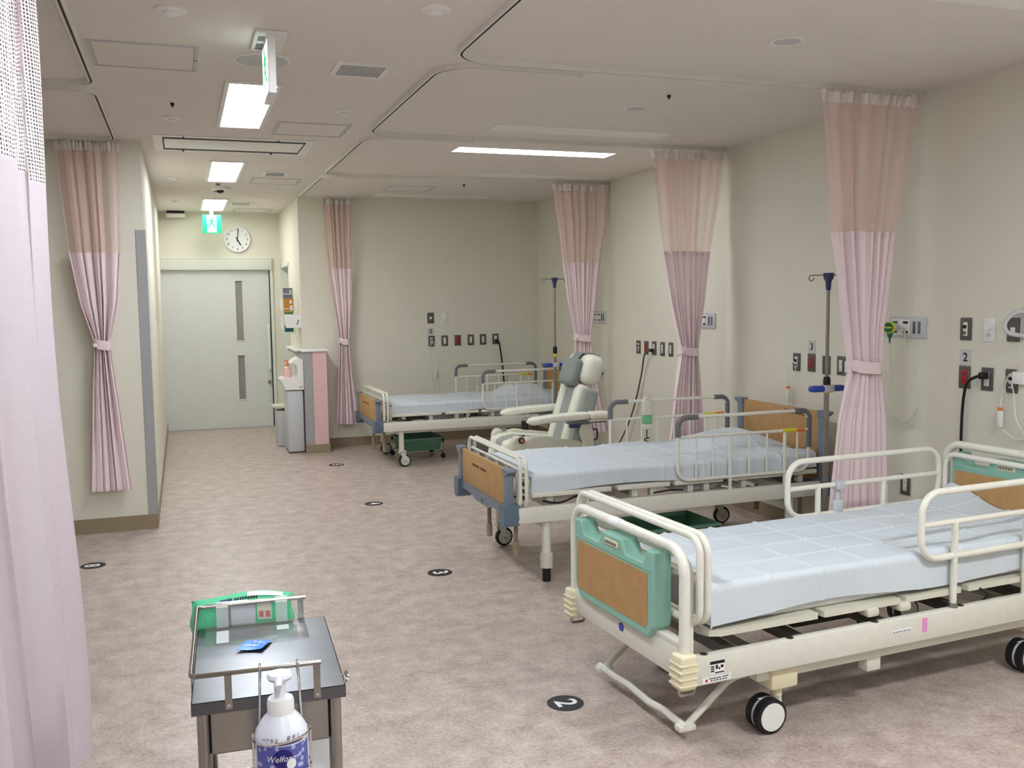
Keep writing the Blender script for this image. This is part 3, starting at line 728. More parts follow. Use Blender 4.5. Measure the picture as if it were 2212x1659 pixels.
# ---- cords, tubes and hand pieces on the wall
def power_cable(label, cord, r, m, plug):
    t = empty('power_cable', label, 'power cable')
    MB().tube(bez(cord, 10), r, 6).build('cord', m, t)
    MB().rbox(*plug, .006).build('plug', black_m, t)
def cable(name, pts, r, m, label, cat, n=10):
    o = MB().tube(bez(pts, n), r, 6).build(name, m); return tag(o, label, cat)
x = XR-.03
cable('oxygen_tube', [(x, 4.36, 1.40), (x-.01, 4.34, 1.33), (x, 4.33, 1.15), (x, 4.30, .98), (x, 4.26, .875), (x, 4.30, .84), (x, 4.37, .85), (x, 4.42, .9), (x, 4.44, 1.05), (x, 4.46, 1.2), (x-.01, 4.46, 1.31)], .006, tubing_m, 'coiled clear oxygen tube hanging below the flow meter', 'tube')
cable('oxygen_tube', [(x+.01, 4.38, 1.38), (x, 4.30, 1.3), (x, 4.265, 1.1), (x, 4.25, .95), (x, 4.30, .87), (x, 4.40, .86), (x, 4.485, .9), (x, 4.51, 1.0), (x, 4.51, 1.15)], .005, tubing_m, 'second clear oxygen tube looping lower under the gas panel', 'tube')
power_cable('thick black power cord dropping behind the teal headboard', [(XR-.012, 3.785, 1.165), (XR-.05, 3.785, 1.168), (XR-.055, 3.86, 1.13), (XR-.03, 3.91, 1.05), (XR-.025, 3.925, .9), (XR-.02, 3.93, .6), (XR-.02, 3.94, .3)], .008, black_m, (XR-.05, XR-.011, 3.767, 3.803, 1.148, 1.184))
power_cable('dark power cord running down the wall behind the recliner bay', [(XR-.012, 7.443, 1.128), (XR-.05, 7.46, 1.12), (XR-.05, 7.54, 1.08), (XR-.04, 7.62, .9), (XR-.04, 7.75, .62), (XR-.05, 7.9, .38), (XR-.1, 8.05, .16), (XR-.25, 8.1, .01)], .0075, plate_m, (XR-.045, XR-.011, 7.425, 7.475, 1.112, 1.14))
power_cable('black power cord dropping behind the far bed rails', [(3.415, YB-.012, 1.12), (3.42, YB-.05, 1.115), (3.44, YB-.05, 1.05), (3.47, YB-.04, .85), (3.49, YB-.04, .6), (3.52, YB-.04, .3)], .009, black_m, (3.385, 3.43, YB-.045, YB-.011, 1.105, 1.135))
def call_button(loc, rz, cordpts, label, head=None):
    t = empty('call_button', label, 'call button', loc, rz, group='nurse call buttons on cords')
    MB().rbox(-.014, .014, -.012, .012, -.055, .035, .01).build('button_body', white_m, t)
    MB().cyl((0, 0, .033), (0, 0, .048), .013, 12).build('button_head', head or orange_m, t)
    MB().tube(bez(cordpts, 10), .0028, 6).build('button_cord', white_m, t)
call_button((2.675, YB-.03, .775), 0, [(0, 0, .045), (.003, 0, .2), (-.01, .0, .33), (-.03, .01, .345), (-.065, .01, .25), (-.05, .01, .0), (-.02, .01, -.2), (.03, .01, -.33), (.02, 0, -.2), (0, 0, -.055)], 'white call button on a thin cord below the number 5', white_m)
call_button((XR-.03, 5.45, .925), RW, [(0, 0, .045), (-.004, 0, .15), (.0, .005, .21), (.05, .01, .215), (.075, .01, .12), (.09, .01, -.1), (.03, .01, -.2), (.005, 0, -.055)], 'white call button with an orange head left of the number 3')
call_button((XR-.03, 3.672, .965), RW, [(0, 0, .045), (.01, 0, .12), (.045, -.005, .19), (.075, .0, .14), (.09, .01, 0), (.15, .01, -.09), (.08, .01, -.1), (.02, 0, -.06)], 'white call button with an orange head at the right edge of the picture')
# grey arm hook and white holder at the far right edge
t = empty('wall_hook', 'grey curved hook arm at the right edge beside the white jack', 'hook', (XR, 3.575, 1.44), RW)
MB().tube(bez([(.03, -.01, .06), (-.005, -.06, .05), (-.03, -.09, .0), (-.012, -.085, -.045), (.05, -.05, -.06)], 8), .011, 10).build('hook_arm', vent_m, t)
MB().rbox(.0, .06, -.012, 0, -.08, .08, .004).build('hook_base', ltgrey_m, t)
t = empty('tube_holder', 'small white tube holder at the right edge above the call button', 'holder', (XR, 3.575, 1.17), RW)
MB().rbox(-.02, .05, -.045, 0, -.03, .03, .004).build('holder_body', white_m, t)
MB().tube(bez([(-.01, -.03, .03), (-.05, -.04, .0), (-.075, -.03, -.05), (-.07, -.02, -.12)], 8), .006, 8).tube(bez([(.0, -.03, .03), (.03, -.03, .18), (.07, -.03, .25)], 6), .005, 8).build('held_tube', tubing_m, t)
t = empty('wall_bracket', 'short taupe bar fixed to the wall beside the recliner headrest', 'bracket', (XR, 8.55, .846), RW)
MB().rbox(-.05, .05, -.045, -.02, -.014, .014, .008).build('bracket_bar', base_m, t)
MB().box(-.03, -.015, -.022, 0, -.008, .008).box(.015, .03, -.022, 0, -.008, .008).build('bracket_feet', plate_m, t)

# ------------------------------------------------------------------ corridor items by the half wall
t = empty('sanitizer_stand', 'grey and white hand sanitizer stand beside the pink half wall', 'sanitizer stand', (1.082, 10.2, 0))
MB().rbox(-.075, .095, -.14, .2, .012, .665, .02).build('stand_column', ltgrey_m, t)
MB().box(-.07, .09, -.135, .19, 0, .014).build('stand_foot', plate_m, t)
MB().box(-.076, .096, -.141, .15, .36, .364).build('column_seam', vent_m, t)
prof = [(-.135, .78), (-.085, .675), (.1, .672), (.1, .985), (.055, 1.01), (-.02, .965), (-.03, .95), (.0, .955), (.03, .93), (.045, .86), (.03, .80), (-.125, .8)]
MB().prism(prof, lambda p, q, h: (p, h, q), -.15, .16).build('dispenser_head', white_m, t)
MB().box(.05, .085, -.1515, -.1495, .695, .702).build('brand_print', inkgrey_m, t)
t = empty('soap_bottle', 'pink pump soap bottle with an orange top on the sanitizer stand', 'bottle', (1.03, 10.17, .8))
MB().lathe([(.036, 0), (.04, .01), (.04, .075), (.034, .1), (.016, .112), (.014, .12)], n=20).build('bottle_body', peach_m, t)
MB().lathe([(.016, .118), (.017, .14), (.008, .142), (.008, .17), (.02, .171), (.02, .183), (.006, .186)], n=16).cyl((0, 0, .177), (-.035, 0, .172), .006, 8).build('pump_top', orange_m, t)
MB().box(-.022, .022, -.0415, -.0395, .03, .075).build('bottle_label', paper_m, t)
m = MB()
for k in range(16): m.cyl((.016*cos(k*pi/8), -.0412, .052+.016*sin(k*pi/8)), (.016*cos((k+1)*pi/8), -.0412, .052+.016*sin((k+1)*pi/8)), .002, 6)
m.box(-.007, .007, -.043, -.041, .05, .056).build('label_emblem', red_m, t)
t = empty('waste_bin', 'narrow grey waste bin with a cream lid behind the sanitizer stand', 'bin', (1.0, 10.72, 0))
MB().rbox(-.055, .06, -.12, .12, 0, .40, .015).build('bin_body', ltgrey_m, t)
MB().prism([(-.1, .452), (-.08, .43), (.08, .425), (.08, .455)], lambda p, q, h: (p, h, q), -.14, .14).build('bin_lid', shell_m, t)
MB().box(.02, .06, -.1, .1, .4, .428).build('lid_hinge', dark_m, t)
t = empty('glove_dispenser', 'white box with a black slanted slot on the wall over the half wall', 'dispenser', (1.13, 10.42, 1.385))
MB().prism([(-.085, .075), (-.068, -.07), (.08, -.072), (.08, .07)], lambda p, q, h: (p, h, q), -.07, .08).build('dispenser_box', paper_m, t)
MB().prism([(.03, -.035), (.04, -.035), (.062, .015), (.053, .015)], lambda p, q, h: (p, h, q), -.072, -.069).build('slot', ink_m, t)
t = empty('leaflet_rack', 'white wire leaflet rack on the corridor wall', 'rack', (1.105, 10.62, 1.5))
m = MB()
for z in (.18, .02, -.25): m.tube(fillet([(.1, .08, z), (-.062, .08, z), (-.062, -.05, z), (.066, -.05, z), (.066, .08, z)], .01, 3), .004, 6)
for x in (-.062, .066): m.cyl((x, -.05, -.26), (x, .08, .24), .004, 6)
m.build('wire_frame', white_m, t)
def leaflet(x0, x1, y, z0, z1, c, label):
    mm = mat('leaflet_'+label.split()[0], c, .5, var=.03, vscale=30)
    t = empty('leaflet', label, 'leaflet', (1.105, 10.62, 1.5), group='leaflets in the corridor rack')
    MB().box(x0, x1, y, y+.006, z0, z1).build('cover', mm, t); return t
k = leaflet(-.05, .05, -.02, .12, .245, (120, 122, 132), 'grey leaflet at the top of the wire rack'); MB().box(.02, .035, -.021, -.02, .19, .225).build('cover_print', paper_m, k)
k = leaflet(-.048, .055, -.03, -.01, .13, (196, 132, 52), 'orange booklet in the middle of the wire rack'); MB().box(.015, .04, -.031, -.03, .075, .11).box(.02, .045, -.031, -.03, .0, .055).build('cover_print', paper_m, k)
k = leaflet(-.046, .052, -.034, -.06, -.012, (96, 126, 62), 'olive leaflet right under the orange booklet')
k = leaflet(-.046, .052, -.034, -.235, -.16, (44, 120, 64), 'green leaflet with a blue disc at the bottom of the wire rack'); MB().cyl((-.01, -.034, -.2), (-.01, -.0352, -.2), .022, 16).build('cover_print', blue_m, k)
for i, (z0, z1) in enumerate(((.0, .12), (-.2, -.05))):
    o = MB().box(1.035, 1.04, 10.58, 10.7, 1.5+z0, 1.5+z1).build('leaflet', paper_m)
    tag(o, ['upper white leaflet on the corridor side of the rack', 'lower white leaflet on the corridor side of the rack'][i], 'leaflet', 'leaflets in the corridor rack')

# ------------------------------------------------------------------ floor number discs
def floor_disc(x, y, n, up_sign, label):
    t = empty('floor_number', label, 'floor marker', (x, y, 0), -pi/2*up_sign, group='numbered floor discs')
    MB().lathe([(.073, .0002), (.073, .0012), (.001, .0012)], n=40).build('disc', disc_m, t)
    textmesh(n, .122, .0002, bold=.0025).xf(T(0, 0, .0016)).build('digit', paper_m, t)
floor_disc(1.366, 3.33, '2', 1, 'black floor disc with a white 2 by the teal ended bed')
floor_disc(1.366, 5.25, '3', 1, 'black floor disc with a white 3 by the middle bed')
floor_disc(1.368, 7.275, '4', 1, 'black floor disc with a white 4 by the recliner bay')
floor_disc(1.368, 9.181, '5', 1, 'black floor disc with a white 5 before the half wall')
floor_disc(-.575, 6.182, '8', -1, 'black floor disc with a white 8 on the left by the pale curtain')
# ------------------------------------------------------------------ bed sheets
def bed_sheet(loc, rz, label, x0, x1, y0, y1, zt, drop, uc, vc, seed, hump=None, flare=0, foot_drop=.1, wr=.004, gap=.004):
    rr = random.Random(seed); ph = [rr.uniform(0, 6.28) for _ in range(12)]
    L, Wd = x1-x0, y1-y0; R = .022
    def fold(a, drop_):      # walk over a rounded edge: a>=0 distance beyond the edge
        if a <= 0: return 0, 0
        if a < R*pi/2: return R*sin(a/R), R*(1-cos(a/R))
        return R, R+(a-R*pi/2)
    def top(u, v):
        z = 0
        for c in uc: d = u-c; z += .006*math.exp(-(d/.0065)**2)
        for c in vc: d = v-c; z += .006*math.exp(-(d/.0065)**2)
        # cells between the folds lie slightly tilted
        z += .004*sin(pi*(u-uc[0])/(uc[1]-uc[0]))*sin(pi*(v-vc[0])/(vc[1]-vc[0]))
        k = sstep(1.0, 1.5, u)
        z += (wr*.5+wr*k)*(sin(9*u+14*v+ph[0]+1.5*sin(5*v+ph[1]))*.6+.5*sin(21*v-6*u+ph[2]+sin(9*u+ph[3])))
        if hump: z += hump(u, v)
        return z
    def P(a, b):
        s = -foot_drop+(L+foot_drop)*a; w = -drop+(Wd+2*drop)*b
        ax = max(0, -s); ay = max(0, -w, w-Wd); sgn = -1 if w < 0 else 1
        ox, dx = fold(ax, 0); oy, dy = fold(ay, 0)
        u = x0+R+max(0, s)*(L-R)/L; v = y0+R+min(max(w, 0), Wd)*(Wd-2*R)/Wd
        px = u-ox; py = v+sgn*oy
        dz = max(dx, dy)
        if ax > 0 and ay > 0: px -= .012*min(1, ay/.08); py += sgn*.012*min(1, ax/.08)
        if ay > 0:      # hanging side: gentle waves and vertical folds
            py += sgn*(gap+.006*dy/.12*sin(8*u+ph[4]+sgn)+.004*sum(math.exp(-((u-c)/.012)**2) for c in uc))
        if ax > 0: px -= gap
        z = zt+top(u, v)*(1 if dz == 0 else max(0, 1-dz/.05))-dz
        if ay > 0: z += .012*(dy/.12)*sin(5*u+ph[6]+sgn*1.2)
        if flare and u > x1-.2:
            q = (u-(x1-.2))/.2; z += flare*q*q*(.7+.5*sin(5*v+ph[5])+.25*sin(13*v+ph[7])); px += .03*q*q
        return (px, py, z)
    t = empty('bed_sheet', label, 'bed sheet', loc, rz, group='white disposable sheets on the beds')
    o = MB().grid(P, 330, 180).build('sheet_cloth', sheet_m, t, fixn=False, ang=70)
    so = o.modifiers.new('thick', 'SOLIDIFY'); so.thickness = .0015; so.offset = 1
    return t

def caster(parent, x, y, r, w, mwheel, mhub, yaw=0, stem=.1, housing=None, fork=None):
    """wheel axis along local y, swivelled by yaw about (x,y)"""
    fork = fork or cream_m
    A = T(x, y, 0) @ Rz(yaw) @ T(.03, 0, 0)
    o = MB().lathe([(r*.8, -w/2), (r*.97, -w/2+.002), (r, -w/4), (r, w/4), (r*.97, w/2-.002), (r*.8, w/2)], mtx=Rx(pi/2), org=(0, 0, r), n=30).xf(A).build('caster_wheel', mwheel, parent)
    MB().cyl((0, -w/2-.003, r), (0, w/2+.003, r), r*.76, 28).xf(A).build('hub', mhub, o)
    MB().cyl((0, -w/2-.006, r), (0, w/2+.006, r), r*.16, 12).xf(A).build('axle', steel_m, o)
    m = MB().prism([(-.055, r*2+.035), (-.005, r*2+.03), (r*.35, r), (-r*.3, r*.95)], lambda p, q, h: (p, h, q), -w/2-.009, -w/2-.004)
    m.prism([(-.055, r*2+.035), (-.005, r*2+.03), (r*.35, r), (-r*.3, r*.95)], lambda p, q, h: (p, h, q), w/2+.004, w/2+.009)
    m.rbox(-.058, .012, -w/2-.009, w/2+.009, r*2+.012, r*2+.038, .006)
    m.cyl((-.03, 0, r*2+.03), (-.03, 0, r*2+stem), .018, 12)
    m.xf(A).build('caster_fork', fork, parent)

# ------------------------------------------------------------------ nearest bed (teal and oak boards)
def teal_bed():
    t = empty('hospital_bed', 'cream hospital bed with teal framed end boards, nearest to the viewer', 'bed', (1.566, 2.75, 0), radians(4))
    W = .81; LEN = 2.09
    # side rails
    for y0, y1 in ((0, .034), (W-.034, W)):
        s = MB().rbox(.04, LEN-.04, y0, y1, .255, .36, .006).build('side_rail', cream_m, t)
        for x in (.09, .46, .86, 1.30, 1.70):
            MB().lathe([(.013, .36), (.015, .3605), (.015, .362), (.009, .3622)], org=(x, (y0+y1)/2, 0), n=14).build('post_socket', steel_m, s)
            MB().cyl((x, (y0+y1)/2, .3622), (x, (y0+y1)/2, .3626), .0085, 12).build('socket_hole', dark_m, s)
        MB().box(.34, LEN-.2, y0+.045 if y0 == 0 else y0-.055, y1+.055 if y0 == 0 else y1-.045, .205, .262).build('lower_beam', cream_m, t)
    near = [c for c in t.children if c.name.startswith('side_rail')][0]
    MB().box(.105, .165, -.0012, 0, .29, .336).build('warning_sticker', paper_m, near)
    m = MB().box(.105, .165, -.0018, -.0011, .325, .336)
    for k in range(3): m.box(.108, .122, -.0018, -.0011, .298+k*.008, .303+k*.008)
    m.box(.128, .137, -.0018, -.0011, .307, .321).box(.14, .146, -.0018, -.0011, .304, .312).box(.149, .16, -.0018, -.0011, .309, .319).box(.125, .163, -.0018, -.0011, .292, .296)
    m.build('sticker_print', ink_m, near)
    o = MB().box(.075, .19, -.0014, 0, .262, .281).build('asset_label', paper_m, near)
    m = MB().box(.1, .15, -.002, -.0013, .274, .277).box(.155, .182, -.002, -.0013, .275, .278)
    for k in range(6): m.box(.108+k*.012, .115+k*.012, -.002, -.0013, .266, .270)
    m.build('label_print', ink_m, near); MB().cyl((.09, 0, .271), (.09, -.002, .271), .005, 12).build('label_emblem', red_m, near)
    o = MB().rbox(.93, 1.03, -.0014, 0, .305, .318, .0005).build('asset_label', paper_m, near)
    m = MB()
    for k in range(7): m.box(.937+k*.013, .945+k*.013, -.002, -.0013, .309, .313)
    m.build('label_print', inkgrey_m, near)
    MB().box(1.085, 1.11, -.0014, 0, .29, .345).build('pink_tape', pinktape_m, near, 'strip of pink tape')
    # ends
    def end(x, zt, sgn, nm):
        e = MB().tube(fillet([(x, .0, .30), (x, .0, zt), (x, W, zt), (x, W, .30)], .085, 8), .019, 14).build(nm+'_frame', tube_m, t)
        MB().tube(fillet([(x+sgn*.045, .035, .33), (x+sgn*.045, .035, zt-.045), (x+sgn*.045, W-.035, zt-.045), (x+sgn*.045, W-.035, .33)], .06, 6), .013, 10).build('inner_hoop', tube_m, e)
        z0, z1 = zt-.355, zt-.035
        # teal board with two grip cut-outs along its top
        ya, yb = .142, .745
        top = [(ya, z1), (ya+.06, z1), (ya+.085, z1-.06), (ya+.20, z1-.06), (ya+.225, z1-.012), (ya+.235, z1-.012)]
        c = (ya+yb)/2
        P = [(ya, z1-.0), (ya+.05, z1), (ya+.075, z1-.055), (c-.105, z1-.055), (c-.075, z1-.004), (c+.075, z1-.004), (c+.105, z1-.055), (yb-.075, z1-.055), (yb-.05, z1), (yb, z1), (yb, z0+.05), (yb-.04, z0), (ya+.04, z0), (ya, z0+.05)]
        b = MB().prism(P, lambda p, q, h: (x+h, p, q), -.034, .042).build(nm+'_board', teal_m, t)
        bv = b.modifiers.new('round', 'BEVEL'); bv.width = .008; bv.segments = 3; bv.limit_method = 'ANGLE'; bv.angle_limit = radians(25)
        f = -1
        pan = [(ya+.055, z0+.035), (yb-.04, z0+.035), (yb-.02, z0+.055), (yb-.02, z1-.086), (ya+.04, z1-.086), (ya+.04, z0+.05)]
        MB().prism(pan, lambda p, q, h: (x-.036+h, p, q), 0, .004).prism(pan, lambda p, q, h: (x+.040+h, p, q), 0, .004).build('oak_panel', oak_m, b)
        for xs in ((-.0365, -.034), (.042, .0445)):
            MB().rbox(x+xs[0], x+xs[1], ya+.01, yb-.01, z1-.075, z1-.069, .001).build('rib_line', teal_m, b)
        g = MB().rbox(x-.038, x-.034, c-.055, c+.045, z1-.047, z1-.023, .002).build('grip_plate', creamplastic_m, b)
        textmesh('L E D', .012).xf(T(x-.0385, c, z1-.035) @ Rz(-pi/2) @ UPRIGHT) if False else None
        m = MB()
        for k in range(6): m.box(x-.0395, x-.038, c+.038-k*.014-.009, c+.038-k*.014, z1-.041, z1-.030)
        m.build('grip_print', inkgrey_m, g)
        MB().box(x+.0215-.002, x+.0218, c-.02, c+.05, zt-.008, zt+.006).build('frame_label', paper_m, e) if sgn < 0 else MB().tube([(x, c-.02, zt+.0005), (x, c+.05, zt+.0005)], .0197, 14).build('frame_label', paper_m, e)
        # lower cross plate and bumpers
        MB().rbox(x-.015, x+.02, .02, W-.02, .29, .395, .004).build('cross_plate', cream_m, t)
        MB().rbox(x-.012, x+.03, .02, W-.02, .395, .415, .003).build('cross_tube', cream_m, t)
        for y in (0, W):
            bm_ = MB().rbox(x-.036, x+.034, y-.034, y+.034, .262, .385, .012, 3).build('corner_bumper', creamplastic_m, t)
            for k in range(4): MB().rbox(x-.040, x+.034, y-.038, y+.038, .275+k*.024, .284+k*.024, .004).build('bumper_rib', creamplastic_m, bm_)
            MB().tube(fillet([(x-.02, y, .262), (x-.02, y, .236), (x+.04, y, .236), (x+.04, y, .262)], .012, 4), .006, 8).build('bumper_loop', steel_m, bm_)
        return e
    end(0.0, .737, 1, 'foot'); end(LEN, .848, -1, 'head')
    MB().cyl((-.015, .40, .35), (-.0175, .40, .35), .017, 20).build('blue_sticker', blue_m, t, 'round blue sticker')
    MB().cyl((-.015, .045, .335), (-.0175, .045, .335), .009, 14).build('red_cap', red_m, t)
    # stowed pair of guard rails at the foot
    for x, in ((.058,), (.09,)):
        MB().tube(fillet([(x, -.005, .47), (x, -.005, .775), (x, .885, .775), (x, .885, .47)], .06, 8, True)+[], .0135, 10, closed=True).build('stowed_rail', tube_m, t)
        MB().cyl((x, .0, .63), (x, .88, .63), .012, 8).build('stowed_rail_bar', tube_m, t)
    # guard rails
    def guard(y, nm):
        g = MB().tube(fillet([(1.085, y, .567), (1.085, y, .828), (2.02, y, .828), (2.02, y, .567)], .085, 8, True), .014, 10, closed=True).build('guard_rail', tube_m, t)
        MB().cyl((1.09, y, .703), (2.015, y, .703), .012, 10).build('guard_bar', tube_m, g)
        for x in (1.262, 1.66): MB().cyl((x, y, .36), (x, y, .703), .0135, 10).build('guard_post', tube_m, g)
        MB().cyl((1.262, y, .362), (1.262, y, .378), .019, 12).build('post_collar', steel_m, g)
        return g
    guard(.017, 'n'); guard(W-.017, 'f')
    # mattress platform
    def deck(x0, x1, r):
        P = [(x0+r, 0.03), (x1, .03), (x1, W-.03), (x0+r, W-.03), (x0+r*.3, W-.03-r*.3), (x0, W-.03-r), (x0, .03+r), (x0+r*.3, .03+r*.3)]
        o = MB().prism(P, lambda p, q, h: (p, q, h), .405, .428).build('deck_section', shell_m, t)
    deck(.115, .60, .06); deck(.63, 1.0, .01); deck(1.03, 1.32, .01); deck(1.36, 2.0, .01)
    for x in (.86, 1.02):
        for y in (.03, W-.08): MB().rbox(x-.03, x+.03, y-.012, y+.05, .375, .41, .012).build('deck_hinge', shell_m, t)
    MB().rbox(.15, 2.02, .06, W-.06, .428, .575, .03, 3).build('mattress', matt_m, t)
    # underframe
    for x in (.25, .55, .95, 1.35, 1.75): MB().box(x-.02, x+.02, .06, W-.06, .3, .34).build('cross_member', plate_m, t)
    MB().box(.2, 1.9, .3, .35, .33, .37).box(.2, 1.9, .48, .53, .33, .37).build('spine_beam', plate_m, t)
    MB().rbox(.75, 1.15, .34, .5, .24, .33, .02).build('motor_housing', dark_m, t)
    for x in (.40, 1.74):
        MB().box(x+.0, x+.06, .05, W-.05, .215, .262).build('axle_beam', cream_m, t)
        for y in (.075, W-.075):
            MB().rbox(x-.005, x+.115, y-.045, y+.045, .165, .255, .01).build('caster_housing', creamplastic_m, t)
            MB().cyl((x+.05, y, .13), (x+.05, y, .17), .022, 14).build('caster_stem', creamplastic_m, t)
            w = MB().lathe([(.045, -.04), (.064, -.037), (.065, -.02), (.065, -.008)], mtx=Rx(pi/2), org=(x+.005, y, .0655), n=32).lathe([(.065, .008), (.065, .02), (.064, .037), (.045, .04)], mtx=Rx(pi/2), org=(x+.005, y, .0655), n=32).build('caster_wheel', black_m, t)
            MB().cyl((x+.005, y-.042, .0655), (x+.005, y+.042, .0655), .052, 32).build('wheel_cover', white_m, w)
            MB().cyl((x+.005, y-.006, .0655), (x+.005, y+.006, .0655), .062, 28).build('wheel_gap', ltgrey_m, w)
            MB().prism([(x-.03, .125), (x+.07, .125), (x+.075, .06), (x+.055, .06), (x+.03, .11)], lambda p, q, h: (p, h, q), y-.006, y+.006).build('caster_fork', white_m, t)
    MB().rbox(.86, .93, .05, .1, .15, .215, .006).build('rail_stop', cream_m, t)
    # brake pedal bar at the foot
    for y in (.12, W-.09):
        MB().tube([(.42, y, .215), (.3, y, .205), (.26, y, .19), (.09, y, .06), (.07, y, .05)], .013, 8).build('pedal_arm', cream_m, t)
        MB().rbox(.05, .12, y-.02, y+.02, .045, .068, .006).build('pedal_foot', cream_m, t)
    MB().tube([(.075, .10, .062), (.077, .25, .068), (.072, .34, .062), (.078, .5, .066), (.072, .62, .062), (.075, W-.07, .062)], .014, 8).build('pedal_bar', cream_m, t)
    MB().tube(bez([(1.35, .2, .33), (1.4, .15, .25), (1.55, .12, .18), (1.72, .12, .2), (1.8, .1, .25)], 8), .006, 6).tube(bez([(1.42, .03, .41), (1.46, .02, .38), (1.44, .05, .34)], 6), .005, 6).tube(bez([(.8, .04, .36), (.95, .0+.05, .34), (1.05, .06, .38)], 6), .006, 6).build('cable', black_m, t)
    return t
teal_bed()
bed_sheet((1.566, 2.75, 0), radians(4), 'white creased paper sheet over the teal ended bed', .14, 2.02, .045, .758, .583, .14,
          [.16+.235*k for k in range(8)], [.07, .24, .41, .58, .75], 4, flare=.09, foot_drop=.15)
# handset on the far guard rail of the near bed
t = empty('bed_handset', 'grey bed handset hanging on the far rail of the teal ended bed', 'handset', (2.885, 3.632, .70), radians(4))
MB().rbox(-.028, .028, -.012, .018, -.22, -.07, .01, 3).build('handset_body', ltgrey_m, t)
MB().box(-.0, .02, -.0135, -.0115, -.155, -.135).build('handset_label', blue_m, t)
MB().rbox(-.012, .012, -.002, .014, -.09, .0, .004).rbox(-.024, .024, -.026, .02, -.02, .024, .01).build('handset_hook', vent_m, t)

# ------------------------------------------------------------------ beds with oak boards and blue grey bumpers
def oak_bed(loc, rz, label, foot_stop):
    t = empty('hospital_bed', label, 'bed', loc, rz)
    W = .95; LEN = 2.08
    for y0, y1 in ((0, .034), (W-.034, W)):
        MB().rbox(.04, LEN-.03, y0, y1, .352, .44, .004).build('side_rail', cream_m, t)
    def endboard(x, zb, zt, ya, yb, nm, head):
        b = MB().rbox(x-.012, x+.012, ya, yb, zb, zt, .005).build(nm+'_board', oak_m, t)
        for y, s in ((ya, -1), (yb, 1)):
            p = MB().rbox(x-.022, x+.022, min(y, y+s*.062), max(y, y+s*.062), zb-.05, zt-.002, .008).build('board_post', greyplastic_m, t)
            MB().prism([(y, zt-.03), (y+s*.055, zt-.03), (y+s*.095, zt-.005), (y+s*.09, zt+.006), (y, zt+.008)], lambda q, z, h: (x+h, q, z), -.026, .026).build('post_cap', greyplastic_m, p)
        c = (ya+yb)/2
        MB().prism([(ya-.03, zb), (yb+.03, zb), (yb+.03, zb-.045), (c+.2, zb-.045), (c+.12, zb-.068), (c-.12, zb-.068), (c-.2, zb-.045), (ya-.03, zb-.045)], lambda q, z, h: (x+h, q, z), -.018, .018).build('lower_beam', greyplastic_m, t)
        MB().rbox(x-.022, x-.017, c-.03, c+.03, zb-.055, zb-.03, .002).build('beam_badge', bumper_m, t)
        for y, s in ((ya-.05, 1), (yb+.05, -1)):
            MB().prism([(y-s*.03, .46), (y+s*.06, .455), (y+s*.055, .36), (y+s*.03, .335), (y-s*.02, .34), (y-s*.035, .38)], lambda q, z, h: (x+h, q, z), -.045, .05).build('corner_bumper', bumper_m, t)
        return b
    f = endboard(0, .44, .65, .085, .912, 'foot', False)
    m = MB()
    rr = random.Random(3)
    y = .70
    for k in range(16):
        if k == 9: y -= .02
        w = .012; m.box(-.0135, -.0118, y-w, y, .575, .59); y -= .0165
    m.build('board_lettering', mat('brown_lettering', (110, 80, 50), .6, var=0), f)
    hb = endboard(LEN, .42, .868, .07, .905, 'head', True)
    MB().box(LEN-.0135, LEN-.012, .2, .42, .825, .85).build('board_lettering', mat('brown_lettering', (110, 80, 50), .6, var=0), hb)
    # stowed guard rails at the foot end
    for x in (.05, .085):
        MB().tube(fillet([(x, .0, .445), (x, .0, .715), (x, .955, .715), (x, .955, .445)], .05, 6, True), .011, 8, closed=True).build('stowed_rail', tube_m, t)
    for k in range(5): MB().cyl((.067, .1+k*.18, .45), (.067, .1+k*.18, .64), .008, 8).build('stowed_rail_spindle', tube_m, t)
    MB().cyl((.067, .0, .645), (.067, .95, .645), .009, 8).build('stowed_rail_bar', tube_m, t)
    # guard rails with grey corner covers
    for y in (.017, W-.017):
        P = fillet([(1.04, y, .515), (1.04, y, .888), (1.955, y, .888), (1.955, y, .515)], .075, 7, True)
        g = MB().tube(P, .0108, 10, closed=True).build('guard_rail', tube_m, t)
        MB().cyl((1.04, y, .77), (1.955, y, .77), .009, 8).build('guard_bar', tube_m, g)
        for x in (1.163, 1.278, 1.528, 1.653, 1.87): MB().cyl((x, y, .515), (x, y, .77), .0062, 8).build('spindle', tube_m, g)
        for x in (1.395, 1.78): MB().cyl((x, y, .43), (x, y, .77), .0108, 8).build('guard_post', tube_m, g)
        MB().tube(fillet([(1.04, y, .775), (1.04, y, .888), (1.17, y, .888)], .075, 7), .0165, 10).build('corner_cover', charcoal_m, g)
        MB().tube(fillet([(1.845, y, .888), (1.955, y, .888), (1.955, y, .66)], .075, 7), .0165, 10).build('corner_cover', charcoal_m, g)
        MB().cyl((1.76, y, .77), (1.86, y, .77), .0122, 8).build('warning_tape', yellow_m, g)
        MB().cyl((1.86, y, .77), (1.92, y, .77), .0122, 8).build('warning_tape', orange_m, g)
    # mattress platform
    for a, b in ((.13, .62), (.66, 1.0), (1.03, 1.36), (1.40, 2.03)):
        d = MB().rbox(a, b, .03, W-.03, .485, .513, .006).build('deck_section', cream_m, t)
        for x in (a+.12, b-.1):
            for y in (.06, W-.1): MB().box(x-.018, x+.018, y, y+.036, .435, .49).build('deck_support', cream_m, d)
    MB().rbox(.15, 2.03, .06, W-.06, .513, .598, .025, 3).build('mattress', matt_m, t)
    MB().rbox(.115, .14, .06, W-.06, .45, .58, .008).build('mattress_stop', tube_m, t)
